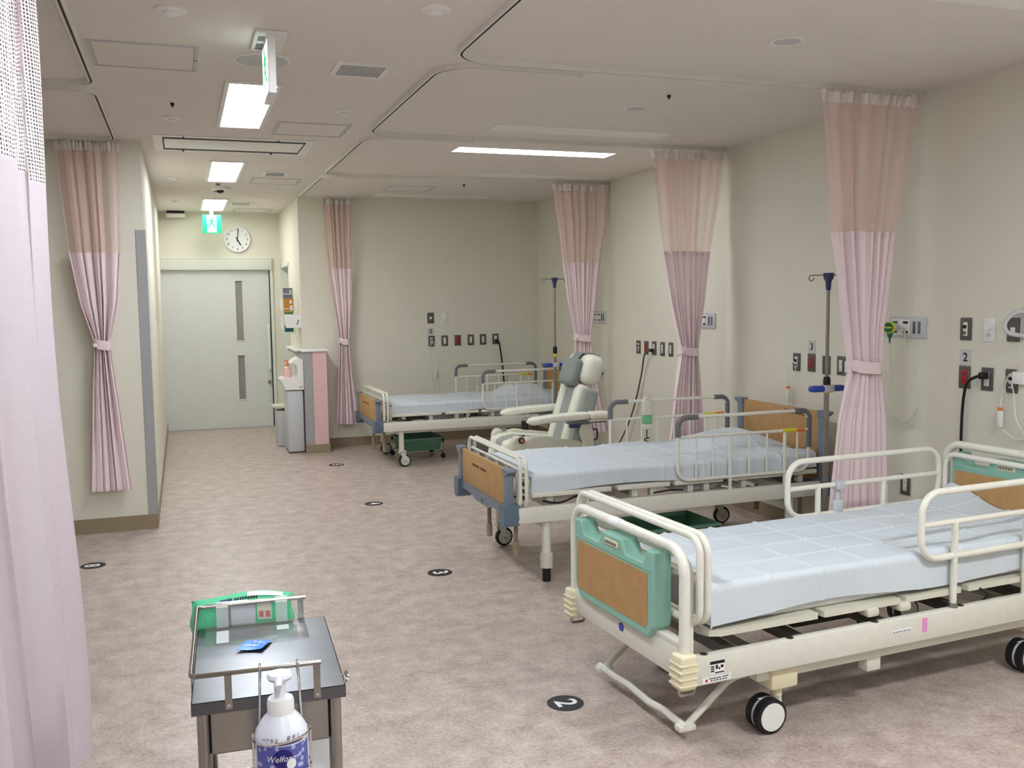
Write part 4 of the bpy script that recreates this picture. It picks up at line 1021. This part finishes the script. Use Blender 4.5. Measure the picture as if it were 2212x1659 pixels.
    for z in (.47, .51, .55): MB().rbox(.112, .118, .08, .2, z-.012, z+.01, .002).build('stop_slot', dark_m, t)
    # underframe
    for x in (.3, .8, 1.3, 1.8): MB().box(x-.02, x+.02, .03, W-.03, .385, .43).build('cross_member', cream_m, t)
    MB().box(.15, 1.95, .42, .47, .40, .44).build('spine_beam', plate_m, t)
    MB().rbox(.55, .95, .36, .52, .38, .47, .015).build('motor_housing', ltgrey_m, t)
    MB().rbox(1.06, 1.34, .1, .26, .435, .475, .012).build('control_box', ltgrey_m, t)
    MB().tube(bez([(.2, .05, .46), (.3, .04, .445), (.42, .06, .47), (.5, .1, .45)], 8), .006, 6).tube(bez([(.9, .05, .45), (1.0, .04, .46), (1.1, .06, .45)], 8), .005, 6).build('cable', black_m, t)
    for x in (.22, 1.84):
        for y in (.05, W-.08):
            stop = foot_stop and x < 1 and y < .5
            MB().cyl((x, y, .15 if not stop else .16), (x, y, .40), .026, 14).build('leg', cream_m, t)
            if stop:
                MB().cyl((x, y, .08), (x, y, .165), .036, 16).cyl((x, y, .12), (x, y, .15), .038, 16).build('leg_sleeve', shell_m, t)
                MB().cyl((x, y, 0), (x, y, .085), .024, 14).build('rubber_foot', black_m, t)
            else: caster(t, x, y, .06, .03, black_m, shell_m, yaw=(0.15 if x < 1 else -.1), stem=.05)
        MB().box(x-.016, x+.016, .05, W-.08, .30, .335).build('leg_stretcher', cream_m, t)
        s = 1 if x < 1 else -1
        for y in (.2, W-.25): MB().tube([(x, y, .31), (x+s*.45, y+.02, .41)], .016, 8).build('lift_link', cream_m, t)
        for y in (.14, .62): MB().cyl((x-.15*s, y, .19), (x-.15*s, y, .40), .013, 10).cyl((x-.15*s, y, .14), (x-.15*s, y, .22), .018, 10).build('drip_pole_socket', base_m, t)
    return t
B3 = ((1.67, 4.82, 0), radians(.3)); B5 = ((1.72, 8.76, 0), radians(.8))
oak_bed(*B3, 'hospital bed with oak end boards in the middle of the picture', True)
oak_bed(*B5, 'hospital bed with oak end boards against the far bay wall', False)
def pillow_hump(cx, cy, rx, ry, h):
    def f(u, v):
        a = abs((u-cx)/rx); b = abs((v-cy)/ry); d = (a**3+b**3)**(1/3)
        return h*(1-sstep(.35, 1.05, d))
    return f
bed_sheet(*B3, 'white creased paper sheet over the middle bed', .14, 2.03, .045, .888, .614, .11, [.15+.27*k for k in range(7)], [.09, .32, .55, .78], 15, hump=pillow_hump(1.72, .56, .36, .34, .085), foot_drop=.1, wr=.006)
bed_sheet(*B5, 'white creased paper sheet over the far bed', .14, 2.03, .045, .888, .606, .105, [.12+.27*k for k in range(7)], [.09, .32, .55, .78], 23, hump=pillow_hump(1.6, .45, .32, .36, .10), foot_drop=.1, wr=.006)
# handset on the far rail of the middle bed
t = empty('bed_handset', 'cream and green bed handset with a coiled cord on the middle bed rail', 'handset', (1.67+1.30, 4.82+.925, .885), 0)
MB().rbox(-.034, .034, -.03, .01, -.095, .005, .01).build('handset_top', handset_m, t)
MB().rbox(-.032, .032, -.03, .01, -.15, -.095, .004).build('handset_band', handgreen_m, t)
MB().rbox(-.034, .034, -.03, .01, -.19, -.15, .01).build('handset_base', handset_m, t)
MB().rbox(-.016, .016, -.02, .014, -.0, .03, .004).build('handset_clip', handset_m, t)
pts = [(0, -.01, -.19), (0, -.01, -.25)]+[(.018*cos(k*.8), -.01+.018*sin(k*.8), -.25-.004*k) for k in range(42)]
MB().tube(pts, .004, 6).build('coiled_cord', black_m, t)
# drip pole clamp under bed rails: wheeled green baskets
def basket(loc, rz, label, Lx, Ly):
    t = empty('wheeled_basket', label, 'basket', loc, rz, group='green baskets under the beds')
    h0, h1 = .085, .215
    def ring(z, ins): return [(-Lx/2+ins, -Ly/2+ins, z), (Lx/2-ins, -Ly/2+ins, z), (Lx/2-ins, Ly/2-ins, z), (-Lx/2+ins, Ly/2-ins, z)]
    m = MB(); vs = ring(h0, .028)+ring(h1, .0)+ring(h1, -.012)+ring(h1-.012, -.012)
    m.add(vs, [(3, 2, 1, 0)]+[(i+4*j, (i+1) % 4+4*j, (i+1) % 4+4*j+4, i+4*j+4) for j in range(3) for i in range(4)])
    o = m.build('basket_tub', green_m, t, fixn=False); so = o.modifiers.new('thick', 'SOLIDIFY'); so.thickness = .004
    fr = MB()
    for z in (.07, h1-.016): fr.tube([Vector(p) for p in fillet(ring(z, -.004), .03, 4, True)], .005, 6, closed=True)
    for x in (-Lx/2, Lx/2):
        for y in (-Ly/2, Ly/2): fr.cyl((x, y, .04), (x, y, h1-.01), .005, 6)
    fr.build('basket_frame', steel_m, t)
    for x in (-Lx/2, Lx/2):
        for y in (-Ly/2, Ly/2):
            MB().cyl((x, y-.012, .025), (x, y+.012, .025), .025, 16).cyl((x, y, .03), (x, y, .06), .01, 8).build('basket_caster', black_m, t)
            MB().rbox(x-.01, x+.01, y-.01, y+.01, h1-.05, h1-.015, .003).build('corner_clip', black_m, t)
basket((1.67+1.11, 4.82+.28, 0), radians(2), 'wide green basket on wheels under the middle bed', .50, .36)
basket((1.72+.50, 8.76+.58, 0), radians(3), 'deep green basket on wheels under the far bed', .42, .40)

# ------------------------------------------------------------------ drip stands
def drip_stand(loc, label, top, grip, handle, yaw):
    t = empty('drip_stand', label, 'drip stand', loc, yaw, group='chrome drip stands')
    MB().cyl((0, 0, grip), (0, 0, top-.03), .0105, 14).build('upper_pole', steel_m, t)
    MB().cyl((0, 0, .09), (0, 0, grip), .0155, 14).build('lower_pole', steel_m, t)
    MB().lathe([(.014, top-.1), (.017, top-.05), (.028, top-.03), (.032, top-.01), (.03, top)], n=16).build('hook_hub', navy_m, t)
    for a in (0, pi):
        d = (cos(a), sin(a)); e = .115
        P = [(d[0]*.02, d[1]*.02, top-.012), (d[0]*e, d[1]*e, top-.014)]+[(d[0]*(e+.004+.016*sin(k*.62)), d[1]*(e+.004+.016*sin(k*.62)), top-.030+.016*cos(k*.62)) for k in range(9)]
        MB().tube(P, .004, 8).build('hook', steel_m, t)
    MB().lathe([(.018, grip-.055), (.021, grip-.04), (.021, grip), (.016, grip+.015)], n=18).build('height_grip', black_m, t)
    MB().cyl((0, 0, grip-.085), (0, 0, grip-.055), .0185, 16).build('grip_ring', yellow_m, t)
    h = MB().rbox(-.115, .115, -.028, .028, handle-.018, handle+.018, .014, 3).build('handle', blue_m, t)
    MB().rbox(-.035, .035, -.032, .032, handle-.022, handle+.022, .008).build('handle_clamp', ltgrey_m, h)
    for k in range(5):
        a = 2*pi*k/5+.3
        MB().tube([(.02*cos(a), .02*sin(a), .09), (.15*cos(a), .15*sin(a), .075), (.27*cos(a), .27*sin(a), .06)], .012, 8).build('base_leg', steel_m, t)
        c = MB().cyl((.27*cos(a)-.01*sin(a), .27*sin(a)+.01*cos(a), .03), (.27*cos(a)+.01*sin(a), .27*sin(a)-.01*cos(a), .03), .03, 18).build('base_caster', black_m, t)
    MB().lathe([(.035, .07), (.035, .11), (.02, .12)], n=16).build('base_hub', ltgrey_m, t)
drip_stand((3.56, 4.6, 0), 'drip stand with a blue handle at the head of the middle bed', 1.72, 1.10, 1.045, 0)
drip_stand((3.44, 8.58, 0), 'drip stand with a blue handle between the recliner and the far bed', 1.795, 1.11, .945, 0)
# ------------------------------------------------------------------ recliner chair (faces the corridor, -X)
def recliner():
    t = empty('recliner_chair', 'cream and grey reclining treatment chair between the middle and far beds', 'chair', (2.95, 7.25, 0))
    lean = radians(17)
    BK = T(-.02, 0, .36) @ Ry(lean)           # back frame: local x = forward/back, z along the back
    # back: centre panel, bolsters, side wings
    MB().rbox(-.04, .09, -.1, .1, -.02, .53, .03, 4, mtx=BK).build('back_centre', greyfab_m, t)
    for s in (-1, 1):
        MB().rbox(-.055, .08, min(s*.09, s*.205), max(s*.09, s*.205), -.03, .545, .04, 5, mtx=BK).build('back_bolster', leather_m, t)
        MB().rbox(-.02, .12, min(s*.19, s*.255), max(s*.19, s*.255), -.03, .53, .035, 4, mtx=BK).build('back_wing', greyfab_m, t)
    MB().rbox(.07, .13, -.235, .235, .0, .54, .03, 3, mtx=BK).build('back_shell', shell_m, t)
    # head rest and hanging pillow
    h = MB().rbox(-.05, .13, -.225, .225, .555, .81, .075, 6, mtx=BK).build('headrest', leather_m, t)
    MB().rbox(-.13, -.035, -.165, .115, .515, .745, .045, 6, mtx=BK).build('neck_pillow', greyvinyl_m, t)
    MB().tube([], .01) if False else None
    strap = MB()
    pr = [(-.10, .70), (-.055, .80), (.02, .822), (.10, .822), (.14, .79), (.14, .6)]
    for (a, b) in zip(pr[:-1], pr[1:]):
        for k in (0,):
            strap.add([BK @ Vector((a[0], -.09, a[1])), BK @ Vector((a[0], .05, a[1])), BK @ Vector((b[0], .05, b[1])), BK @ Vector((b[0], -.09, b[1]))], [(0, 1, 2, 3)])
    o = strap.build('pillow_strap', greyvinyl_m, t, ang=80); so = o.modifiers.new('thick', 'SOLIDIFY'); so.thickness = .008
    # seat
    ST = T(0, 0, 0)
    def seatslab(y0, y1, zoff, m, nm, r):
        P = [(-.47, .405+zoff), (-.515, .44+zoff), (-.5, .465+zoff), (-.40, .478+zoff), (-.02, .432+zoff), (.04, .40+zoff), (.04, .32), (-.44, .32)]
        o = MB().prism(P, lambda p, q, h: (p, h, q), y0, y1).build(nm, m, t)
        bv = o.modifiers.new('round', 'BEVEL'); bv.width = r; bv.segments = 4; bv.limit_method = 'ANGLE'; bv.angle_limit = radians(20)
        return o
    seatslab(-.1, .1, -.004, greyfab_m, 'seat_centre', .012)
    for s in (-1, 1): seatslab(min(s*.1, s*.205), max(s*.1, s*.205), .006, leather_m, 'seat_bolster', .025)
    # leg rest hanging down at the front
    LG = T(-.50, 0, .45) @ Ry(radians(14))
    MB().rbox(-.035, .045, -.1, .1, -.34, -.0, .025, 4, mtx=LG).build('legrest_centre', greyfab_m, t)
    for s in (-1, 1): MB().rbox(-.055, .045, min(s*.09, s*.2), max(s*.09, s*.2), -.345, .01, .04, 5, mtx=LG).build('legrest_bolster', leather_m, t)
    MB().rbox(.04, .07, -.19, .19, -.33, -.01, .01, mtx=LG).build('legrest_shell', shell_m, t)
    # side panels with rounded front
    for s in (-1, 1):
        P = [(-.50, .26), (-.53, .40), (-.525, .47), (-.50, .505), (-.46, .51), (-.43, .49), (-.40, .475), (-.37, .492), (-.32, .498), (-.04, .455), (.06, .44), (.10, .40), (.10, .20), (-.35, .18)]
        o = MB().prism(P, lambda p, q, h: (p, h, q), min(s*.21, s*.285), max(s*.21, s*.285)).build('side_panel', shell_m, t)
        bv = o.modifiers.new('round', 'BEVEL'); bv.width = .02; bv.segments = 4; bv.limit_method = 'ANGLE'; bv.angle_limit = radians(15)
        # upright strut under the arm
        P = [(.13, .585), (.045, .58), (.04, .50), (.07, .42), (.02, .30), (.0, .20), (.10, .18), (.16, .36), (.165, .5)]
        o = MB().prism(P, lambda p, q, h: (p, h, q), min(s*.285, s*.33), max(s*.285, s*.33)).build('arm_strut', shell_m, t)
        bv = o.modifiers.new('round', 'BEVEL'); bv.width = .014; bv.segments = 3; bv.limit_method = 'ANGLE'; bv.angle_limit = radians(20)
        MB().rbox(-.07, .27, min(s*.27, s*.33), max(s*.27, s*.33), .588, .605, .004).build('arm_bracket', greyplastic_m, t)
        MB().rbox(-.05, .04, min(s*.29, s*.33), max(s*.29, s*.33), .555, .59, .008).build('arm_lock', navy_m, t)
        # padded arms
        A = T(-.13, s*.325, .64) @ Ry(radians(-3))
        m = MB()
        n = 15; sec = 14
        for i in range(n+1):
            q = i/n; x = -.295+.52*q; w = .062*min(1, (max(0, q)/.14+.001)**.5) if q < .14 else .062
            hgt = .032*min(1, (q/.1+.02)**.5) if q < .1 else .032
            if q > .97: w *= .93; hgt *= .9
            for k in range(sec):
                a = 2*pi*k/sec; pw = lambda v: math.copysign(abs(v)**.65, v)
                m.v.append(tuple(A @ Vector((x, w*pw(cos(a)), hgt*pw(sin(a))+.008*(1-abs(2*q-1))))))
        for i in range(n):
            for k in range(sec): m.f.append((i*sec+k, i*sec+(k+1) % sec, (i+1)*sec+(k+1) % sec, (i+1)*sec+k))
        m.f.append(tuple(reversed(range(sec)))); m.f.append(tuple(n*sec+k for k in range(sec)))
        m.build('arm_pad', leather_m, t)
        MB().rbox(.105, .285, s*.325-.06, s*.325+.06, .617, .682, .028, 5).build('rear_arm_pad', leather_m, t)
        MB().rbox(.10, .28, s*.325-.05, s*.325+.05, .604, .618, .004).build('rear_arm_base', shell_m, t)
        # release knob at the front
        k = MB().lathe([(.012, 0), (.024, .002), (.025, .02), (.02, .026), (.001, .026)], mtx=Rx(pi/2), org=(-.455, s*.285, .478), n=20).build('release_knob', black_m, t)
        kk = MB().cyl((-.455, s*.285-.026 if s < 0 else s*.285-.03, .478), (-.455, s*.285-.0275 if s < 0 else s*.285-.0315, .478), .013, 16).build('knob_button', orange_m, k)
        MB().rbox(-.45, -.40, min(s*.2, s*.24), max(s*.2, s*.24), .492, .51, .006).build('hinge_clip', steel_m, t)
    # base
    MB().rbox(-.38, .12, -.2, .2, .13, .33, .02).build('base_box', shell_m, t)
    MB().box(-.4, .3, -.24, -.2, .09, .14).box(-.4, .3, .2, .24, .09, .14).build('base_runner', greyplastic_m, t)
    MB().rbox(.15, .19, -.2, -.16, .1, .58, .006).rbox(.15, .19, .16, .2, .1, .58, .006).build('rear_post', greyplastic_m, t)
    MB().tube(fillet([(.17, -.2, .50), (.24, -.21, .53), (.24, -.21, .44), (.19, -.2, .42)], .02, 4), .008, 8).build('rear_lever', navy_m, t)
    MB().cyl((.07, -.29, .26), (.07, -.335, .26), .03, 16).build('pivot_cover', navy_m, t)
    for x in (-.36, .27):
        for y in (-.22, .22):
            MB().cyl((x, y-.014, .045), (x, y+.014, .045), .045, 20).cyl((x, y, .06), (x, y, .1), .014, 10).build('chair_caster', black_m, t)
    return t
recliner()
t = empty('chair_controller', 'black hand controller hung under the far arm of the recliner', 'controller', (2.72, 7.49, .50))
MB().rbox(-.03, .03, -.014, .014, -.06, .06, .008).build('controller_body', black_m, t)
MB().tube(fillet([(-.018, 0, .05), (-.018, 0, .085), (.018, 0, .085), (.018, 0, .05)], .008, 3), .003, 6).build('controller_hook', steel_m, t)

# ------------------------------------------------------------------ stainless cart in the foreground
CL = (-.015, 1.913, 0); CR = radians(-2.5)
def cart():
    t = empty('steel_cart', 'small stainless steel cart in the foreground', 'cart', CL, CR)
    LX, LY, Z = .304, .445, .80
    MB().box(0, LX, 0, LY, Z-.002, Z).box(0, LX, 0, .0015, Z-.026, Z).box(0, LX, LY-.0015, LY, Z-.026, Z).box(0, .0015, 0, LY, Z-.026, Z).box(LX-.0015, LX, 0, LY, Z-.026, Z).build('top_tray', tray_m, t)
    # raised rail round three sides
    MB().tube(fillet([(.255, .0, .855), (.002, .0, .855), (.002, LY, .855), (.258, LY, .855)], .012, 5), .0052, 10).build('top_rail', railsteel_m, t)
    for x in (.072, .246):
        for y, s in ((-.0035, -1), (LY+.0035, 1)):
            p = MB().box(x-.007, x+.007, y-.0012, y+.0012, .782, .852).build('rail_post', steel_m, t)
            MB().cyl((x, y-.0022, .79), (x, y+.0022, .79), .003, 8).build('screw', chrome_m, p)
    for y in (.1, LY-.1): MB().box(-.0025, -.0005, y-.007, y+.007, .782, .852).build('rail_post', steel_m, t)
    for x in (.022, LX-.022):
        for y in (.022, LY-.022):
            MB().cyl((x, y, .09), (x, y, Z-.003), .0135, 16).build('leg', steel_m, t)
            MB().cyl((x, y-.011, .035), (x, y+.011, .035), .035, 20).cyl((x, y, .05), (x, y, .095), .011, 10).build('cart_caster', black_m, t)
    # drawer box under the top
    MB().box(.036, LX-.036, .012, .0135, .685, .775).box(.036, .0375, .012, LY-.02, .685, .775).box(LX-.0375, LX-.036, .012, LY-.02, .685, .775).box(.036, LX-.036, .012, LY-.02, .685, .687).build('drawer', steel_m, t)
    # side handle ring, right
    MB().tube(fillet([(LX, .012, .80), (LX+.007, .012, .808), (LX+.007, .05, .808), (LX, .05, .80)], .004, 4), .004, 8).build('side_loop', chrome_m, t)
    for z in (.42, .15):
        MB().box(.01, LX-.01, .01, LY-.01, z-.002, z).box(.01, LX-.01, .01, .012, z, z+.02).box(.01, LX-.01, LY-.012, LY-.01, z, z+.02).box(.01, .012, .01, LY-.01, z, z+.02).box(LX-.012, LX-.01, .01, LY-.01, z, z+.02).build('lower_shelf', steel_m, t)
    return t
cart()
def cp(x, y, z):      # cart coordinates -> room
    return (CL[0]+x*cos(CR)-y*sin(CR), CL[1]+x*sin(CR)+y*cos(CR), z)
# wire holder and pump bottle on the front rail
t = empty('bottle_holder', 'chrome wire holder hooked over the front rail of the cart', 'wire holder', cp(.170, -.055, 0), CR)
m = MB()
for x in (-.036, .038): m.tube(fillet([(x, .058, .835), (x, .058, .866), (x, .046, .866), (x+.01*(1 if x < 0 else -1)*-.6, .046, .70)], .006, 4)+[Vector((x, .05, .60))], .0026, 8)
for z in (.742, .672, .60):
    m.tube([(.0555*cos(a*pi/16), .0555*sin(a*pi/16), z+.006*cos(a*pi/16+.6)) for a in range(32)], .0023, 6, closed=True)
for a in (-.15, pi+.15, pi/2, -pi/2): m.cyl((.0555*cos(a), .0555*sin(a), .60), (.0555*cos(a), .0555*sin(a), .752 if abs(a) < 1 or a > 3 else .665), .0023, 6)
m.cyl((-.05, 0, .598), (.05, 0, .598), .0023, 6).cyl((0, -.05, .598), (0, .05, .598), .0023, 6)
m.build('holder_wire', chrome_m, t)
t = empty('foam_soap_bottle', 'white foam soap pump bottle with a blue label on the cart front', 'bottle', cp(.170, -.055, 0), CR)
MB().lathe([(.04, .602), (.05, .606), (.0515, .615), (.0515, .742), (.0495, .752), (.0445, .761), (.0365, .774), (.028, .783), (.0245, .788)], n=40).build('bottle_body', bottle_m, t)
MB().lathe([(.0262, .785), (.0262, .808), (.024, .814), (.011, .817)], n=30).build('bottle_collar', white_m, t)
MB().lathe([(.0105, .815), (.0115, .835), (.0105, .846), (.014, .85)], n=20).build('pump_neck', bottle_m, t)
m = MB().lathe([(.013, .846), (.022, .852), (.025, .858), (.022, .864), (.008, .868)], n=26)
m.build('pump_head', bottle_m, t)
MB().tube([(0, -.01, .857), (-.004, -.03, .856), (-.004, -.037, .85)], .0075, 10).build('pump_spout', bottle_m, t)
# blue wrap label, following the bottle's round front
LABEL_R = .0519
def label_material():
    m = bpy.data.materials.new('blue_bokeh_print'); m.use_nodes = True; nt = m.node_tree; b = nt.nodes['Principled BSDF']
    tc = nt.nodes.new('ShaderNodeTexCoord')
    v = nt.nodes.new('ShaderNodeTexVoronoi'); v.inputs['Scale'].default_value = 75; nt.links.new(tc.outputs['Object'], v.inputs['Vector'])
    r = nt.nodes.new('ShaderNodeValToRGB'); e = r.color_ramp.elements
    e[0].position = .25; e[0].color = (*lin((176, 184, 222)), 1); e[1].position = .42; e[1].color = (*lin((86, 92, 168)), 1)
    nt.links.new(v.outputs['Distance'], r.inputs['Fac']); nt.links.new(r.outputs['Color'], b.inputs['Base Color']); b.inputs['Roughness'].default_value = .35
    return m
def wrap(x, z, out=0):      # arc length x round the front (-Y) side
    a = -pi/2+x/LABEL_R; R = LABEL_R+out
    return (R*cos(a), R*sin(a), z)
bot = t
lb = MB().grid(lambda a, b: wrap(-.062+.124*a, .606+.130*b, .0), 40, 4).build('wrap_label', label_material(), bot, fixn=False)
def flat_on_label(mb, out, nm, m, parent=lb):
    mb.v = [wrap(p[0], p[1], out+p[2]) for p in mb.v]; return mb.build(nm, m, parent)
def disc2d(cx_, cy_, rx, ry, n=40):
    m = MB(); rings = 6
    m.v.append((cx_, cy_, 0))
    for j in range(1, rings+1):
        for k in range(n): a = 2*pi*k/n; m.v.append((cx_+rx*j/rings*cos(a), cy_+ry*j/rings*sin(a), 0))
    for k in range(n): m.f.append((0, 1+k, 1+(k+1) % n))
    for j in range(rings-1):
        for k in range(n): m.f.append((1+j*n+k, 1+j*n+(k+1) % n, 1+(j+1)*n+(k+1) % n, 1+(j+1)*n+k))
    return m
flat_on_label(disc2d(-.001, .712, .0195, .019), .0004, 'label_oval', mat('deep_blue_print', (34, 28, 110), .35, var=.05))
flat_on_label(disc2d(.015, .700, .0095, .0105), .0008, 'label_foam', paper_m)
tx = textmesh('Welfoam', .0165, .0, shear=.25); tx.xf(T(-.003, .712, 0)); flat_on_label(tx, .0013, 'label_word', paper_m)
# small print and handwritten dates above the label
m = MB()
for k in range(9): m.add([(-.043+k*.002, 0.7385, 0), (-.0415+k*.002, 0.7385, 0), (-.0415+k*.002, 0.7420, 0), (-.043+k*.002, 0.7420, 0)], [(0, 1, 2, 3)])
for k in range(2): m.add([(-.021+k*.004, 0.7375, 0), (-.0175+k*.004, 0.7375, 0), (-.0175+k*.004, 0.7435, 0), (-.021+k*.004, 0.7435, 0)], [(0, 1, 2, 3)])
for k in range(12): m.add([(-.008+k*.0038, 0.7390, 0), (-.0048+k*.0038, 0.7390, 0), (-.0048+k*.0038, 0.7430, 0), (-.008+k*.0038, 0.7430, 0)], [(0, 1, 2, 3)])
for k in range(2): m.add([(-.041+k*.003, 0.7485, 0), (-.0385+k*.003, 0.7485, 0), (-.0385+k*.003, 0.7510, 0), (-.041+k*.003, 0.7510, 0)], [(0, 1, 2, 3)])
flat_on_label(m, .0006, 'small_print', mat('violet_print', (96, 92, 150), .5, var=0), bot)
tx = textmesh('7 9 2', .0115, 0, shear=.1); tx.xf(T(-.022, .7485, 0)); flat_on_label(tx, .0007, 'handwritten_date', ink_m, bot)
tx = textmesh('8 9 1', .013, 0, shear=.15); tx.xf(T(.020, .7515, 0)); flat_on_label(tx, .0007, 'handwritten_date', ink_m, bot)
m = MB()
for k in range(2): m.add([(.033, 0.7385+k*.0055, 0), (.043, 0.7415+k*.0055, 0), (.043, 0.7440+k*.0055, 0), (.033, 0.7410+k*.0055, 0)], [(0, 1, 2, 3)])
flat_on_label(m, .0007, 'red_marks', red_m, bot)
# wipes packet hung on the back rail in a clear pocket
t = empty('wipes_packet', 'green wipes packet hanging at the back of the cart', 'wipes packet', cp(.11, .485, 0), CR)
def pk(a, b):
    x = -.125+.245*a; e = min(1, min(a, 1-a)/.12); th = .034*(e**.5)
    yy = .74+.12*b; q = sin(pi*b)**.5 if 0 < b < 1 else 0
    return x, th*q, yy
m = MB()
def F(a, b, s):
    x, th, z = pk(a, b); z += .01*sin(pi*a)-.006*sin(7*a)*(b-.5); x += .004*sin(9*b+4*a)*(1 if a > .9 or a < .1 else 0)
    return (x, s*th, z)
m.grid(lambda a, b: F(a, b, -1), 30, 14).grid(lambda a, b: F(a, b, 1), 30, 14)
m.build('packet_wrapper', packgreen_m, t)
m = MB().grid(lambda a, b: (F(.32+.30*a, .42+.42*b, -1)[0], F(.32+.3*a, .42+.42*b, -1)[1]-.0012, F(.32+.3*a, .42+.42*b, -1)[2]), 10, 8); m.build('packet_label', ltgrey_m, t)
m = MB().grid(lambda a, b: (F(.64+.14*a, .5+.38*b, -1)[0], F(.64+.14*a, .5+.38*b, -1)[1]-.0013, F(.64+.14*a, .5+.38*b, -1)[2]), 8, 6); m.build('hazard_label', shell_m, t)
m = MB()
for k in range(2): m.grid(lambda a, b: (F(.655+.065*k+.045*a, .55+.12*b, -1)[0], F(.655+.065*k+.045*a, .55+.12*b, -1)[1]-.002, F(.655+.065*k+.045*a, .55+.12*b, -1)[2]), 2, 2)
m.build('hazard_marks', mat('faded_red', (196, 120, 110), .6, var=0), t)
m = MB().grid(lambda a, b: (F(.28+.12*a, .90+.05*b, -1)[0], F(.28+.12*a, .9+.05*b, -1)[1]-.0012, F(.28+.12*a, .9+.05*b, -1)[2]+.0005), 4, 2); m.build('brand_patch', navy_m, t)
m = MB()
for k in range(9): m.grid(lambda a, b: (F(.42+.026*k+.019*a, .90+.045*b, -1)[0], F(.42+.026*k+.019*a, .9+.045*b, -1)[1]-.0012, F(.42+.026*k+.019*a, .9+.045*b, -1)[2]), 1, 1)
m.build('packet_lettering', ink_m, t)
m = MB().grid(lambda a, b: (F(.55+.35*a, .93+.06*b, -1)[0], F(.55+.35*a, .93+.06*b, -1)[1]-.0015, F(.55+.35*a, .93+.06*b, -1)[2]+.002), 10, 2); m.build('lid_edge', paper_m, t)
t = empty('clear_pocket', 'clear plastic pocket taped to the back rail of the cart', 'pocket', cp(0, 0, 0), CR)
P = [(.452, .861), (.438, .861), (.436, .84), (.43, .81), (.41, .8035), (.30, .8028)]
def pocket(a, b):
    q = b*(len(P)-1); i = min(int(q), len(P)-2); f = q-i
    return (.02+.235*a, P[i][0]+(P[i+1][0]-P[i][0])*f, P[i][1]+(P[i+1][1]-P[i][1])*f)
o = MB().grid(pocket, 6, 30).build('pocket_film', clear_m, t, fixn=False)
for x in (.045, .185):
    MB().grid(lambda a, b: (x+.028*a, P[0][0]-.0005+(-.016)*min(1, b*6)+0, .8625-.06*b), 2, 12).build('tape_strip', tape_m, t, fixn=False)
    MB().grid(lambda a, b: (x+.028*a, .404-(.08 if x < .1 else .03)*b, .8045-.001*b), 2, 4).build('tape_strip', tape_m, t, fixn=False)
# blue foil sachet
t = empty('sachet', 'small blue foil sachet lying on the cart top', 'sachet', cp(.13, .286, .803), CR-radians(14))
MB().grid(lambda a, b: (-.029+.058*a+.012*(b-.5), -.032+.064*b, .001+.003*abs(2*a-1)**2*(1-b)+.001*sin(pi*b)), 12, 10).build('sachet_foil', sky_m, t, fixn=False)
m = MB(); rr = random.Random(5)
for k in range(9):
    a = .18+.62*rr.random(); b = .2+.55*rr.random(); w = .05+.08*rr.random(); h = .04+.05*rr.random()
    f = lambda q, r: (-.029+.058*q+.012*(r-.5), -.032+.064*r, .0016+.003*abs(2*q-1)**2*(1-r)+.001*sin(pi*r)+.0008)
    m.add([f(a, b), f(a+w, b), f(a+w, b+h), f(a, b+h)], [(0, 1, 2, 3)])
m.build('sachet_print', paper_m, t)
# yellow lined bin box on the lower shelf
t = empty('sharps_box', 'white box with a yellow rounded lid on the lower cart shelf', 'box', cp(.232, .20, .42), CR)
MB().rbox(-.05, .056, -.12, .12, 0, .165, .004).build('box_body', paper_m, t)
m = MB().prism([(-.05+0, .02), (.02, .02), (.035, .06), (.04, .12), (.03, .162), (-.05, .162)], lambda p, q, h: (p, h, q), -.126, -.119); m.build('yellow_front', yellow_m, t)
m = MB().prism([(-.045, .06), (.0, .05), (.022, .1), (.02, .14), (-.02, .155), (-.045, .15)], lambda p, q, h: (p, h, q), -.13, -.125); m.build('yellow_recess', mat('dull_yellow', (196, 186, 60), .5, var=.05), t)
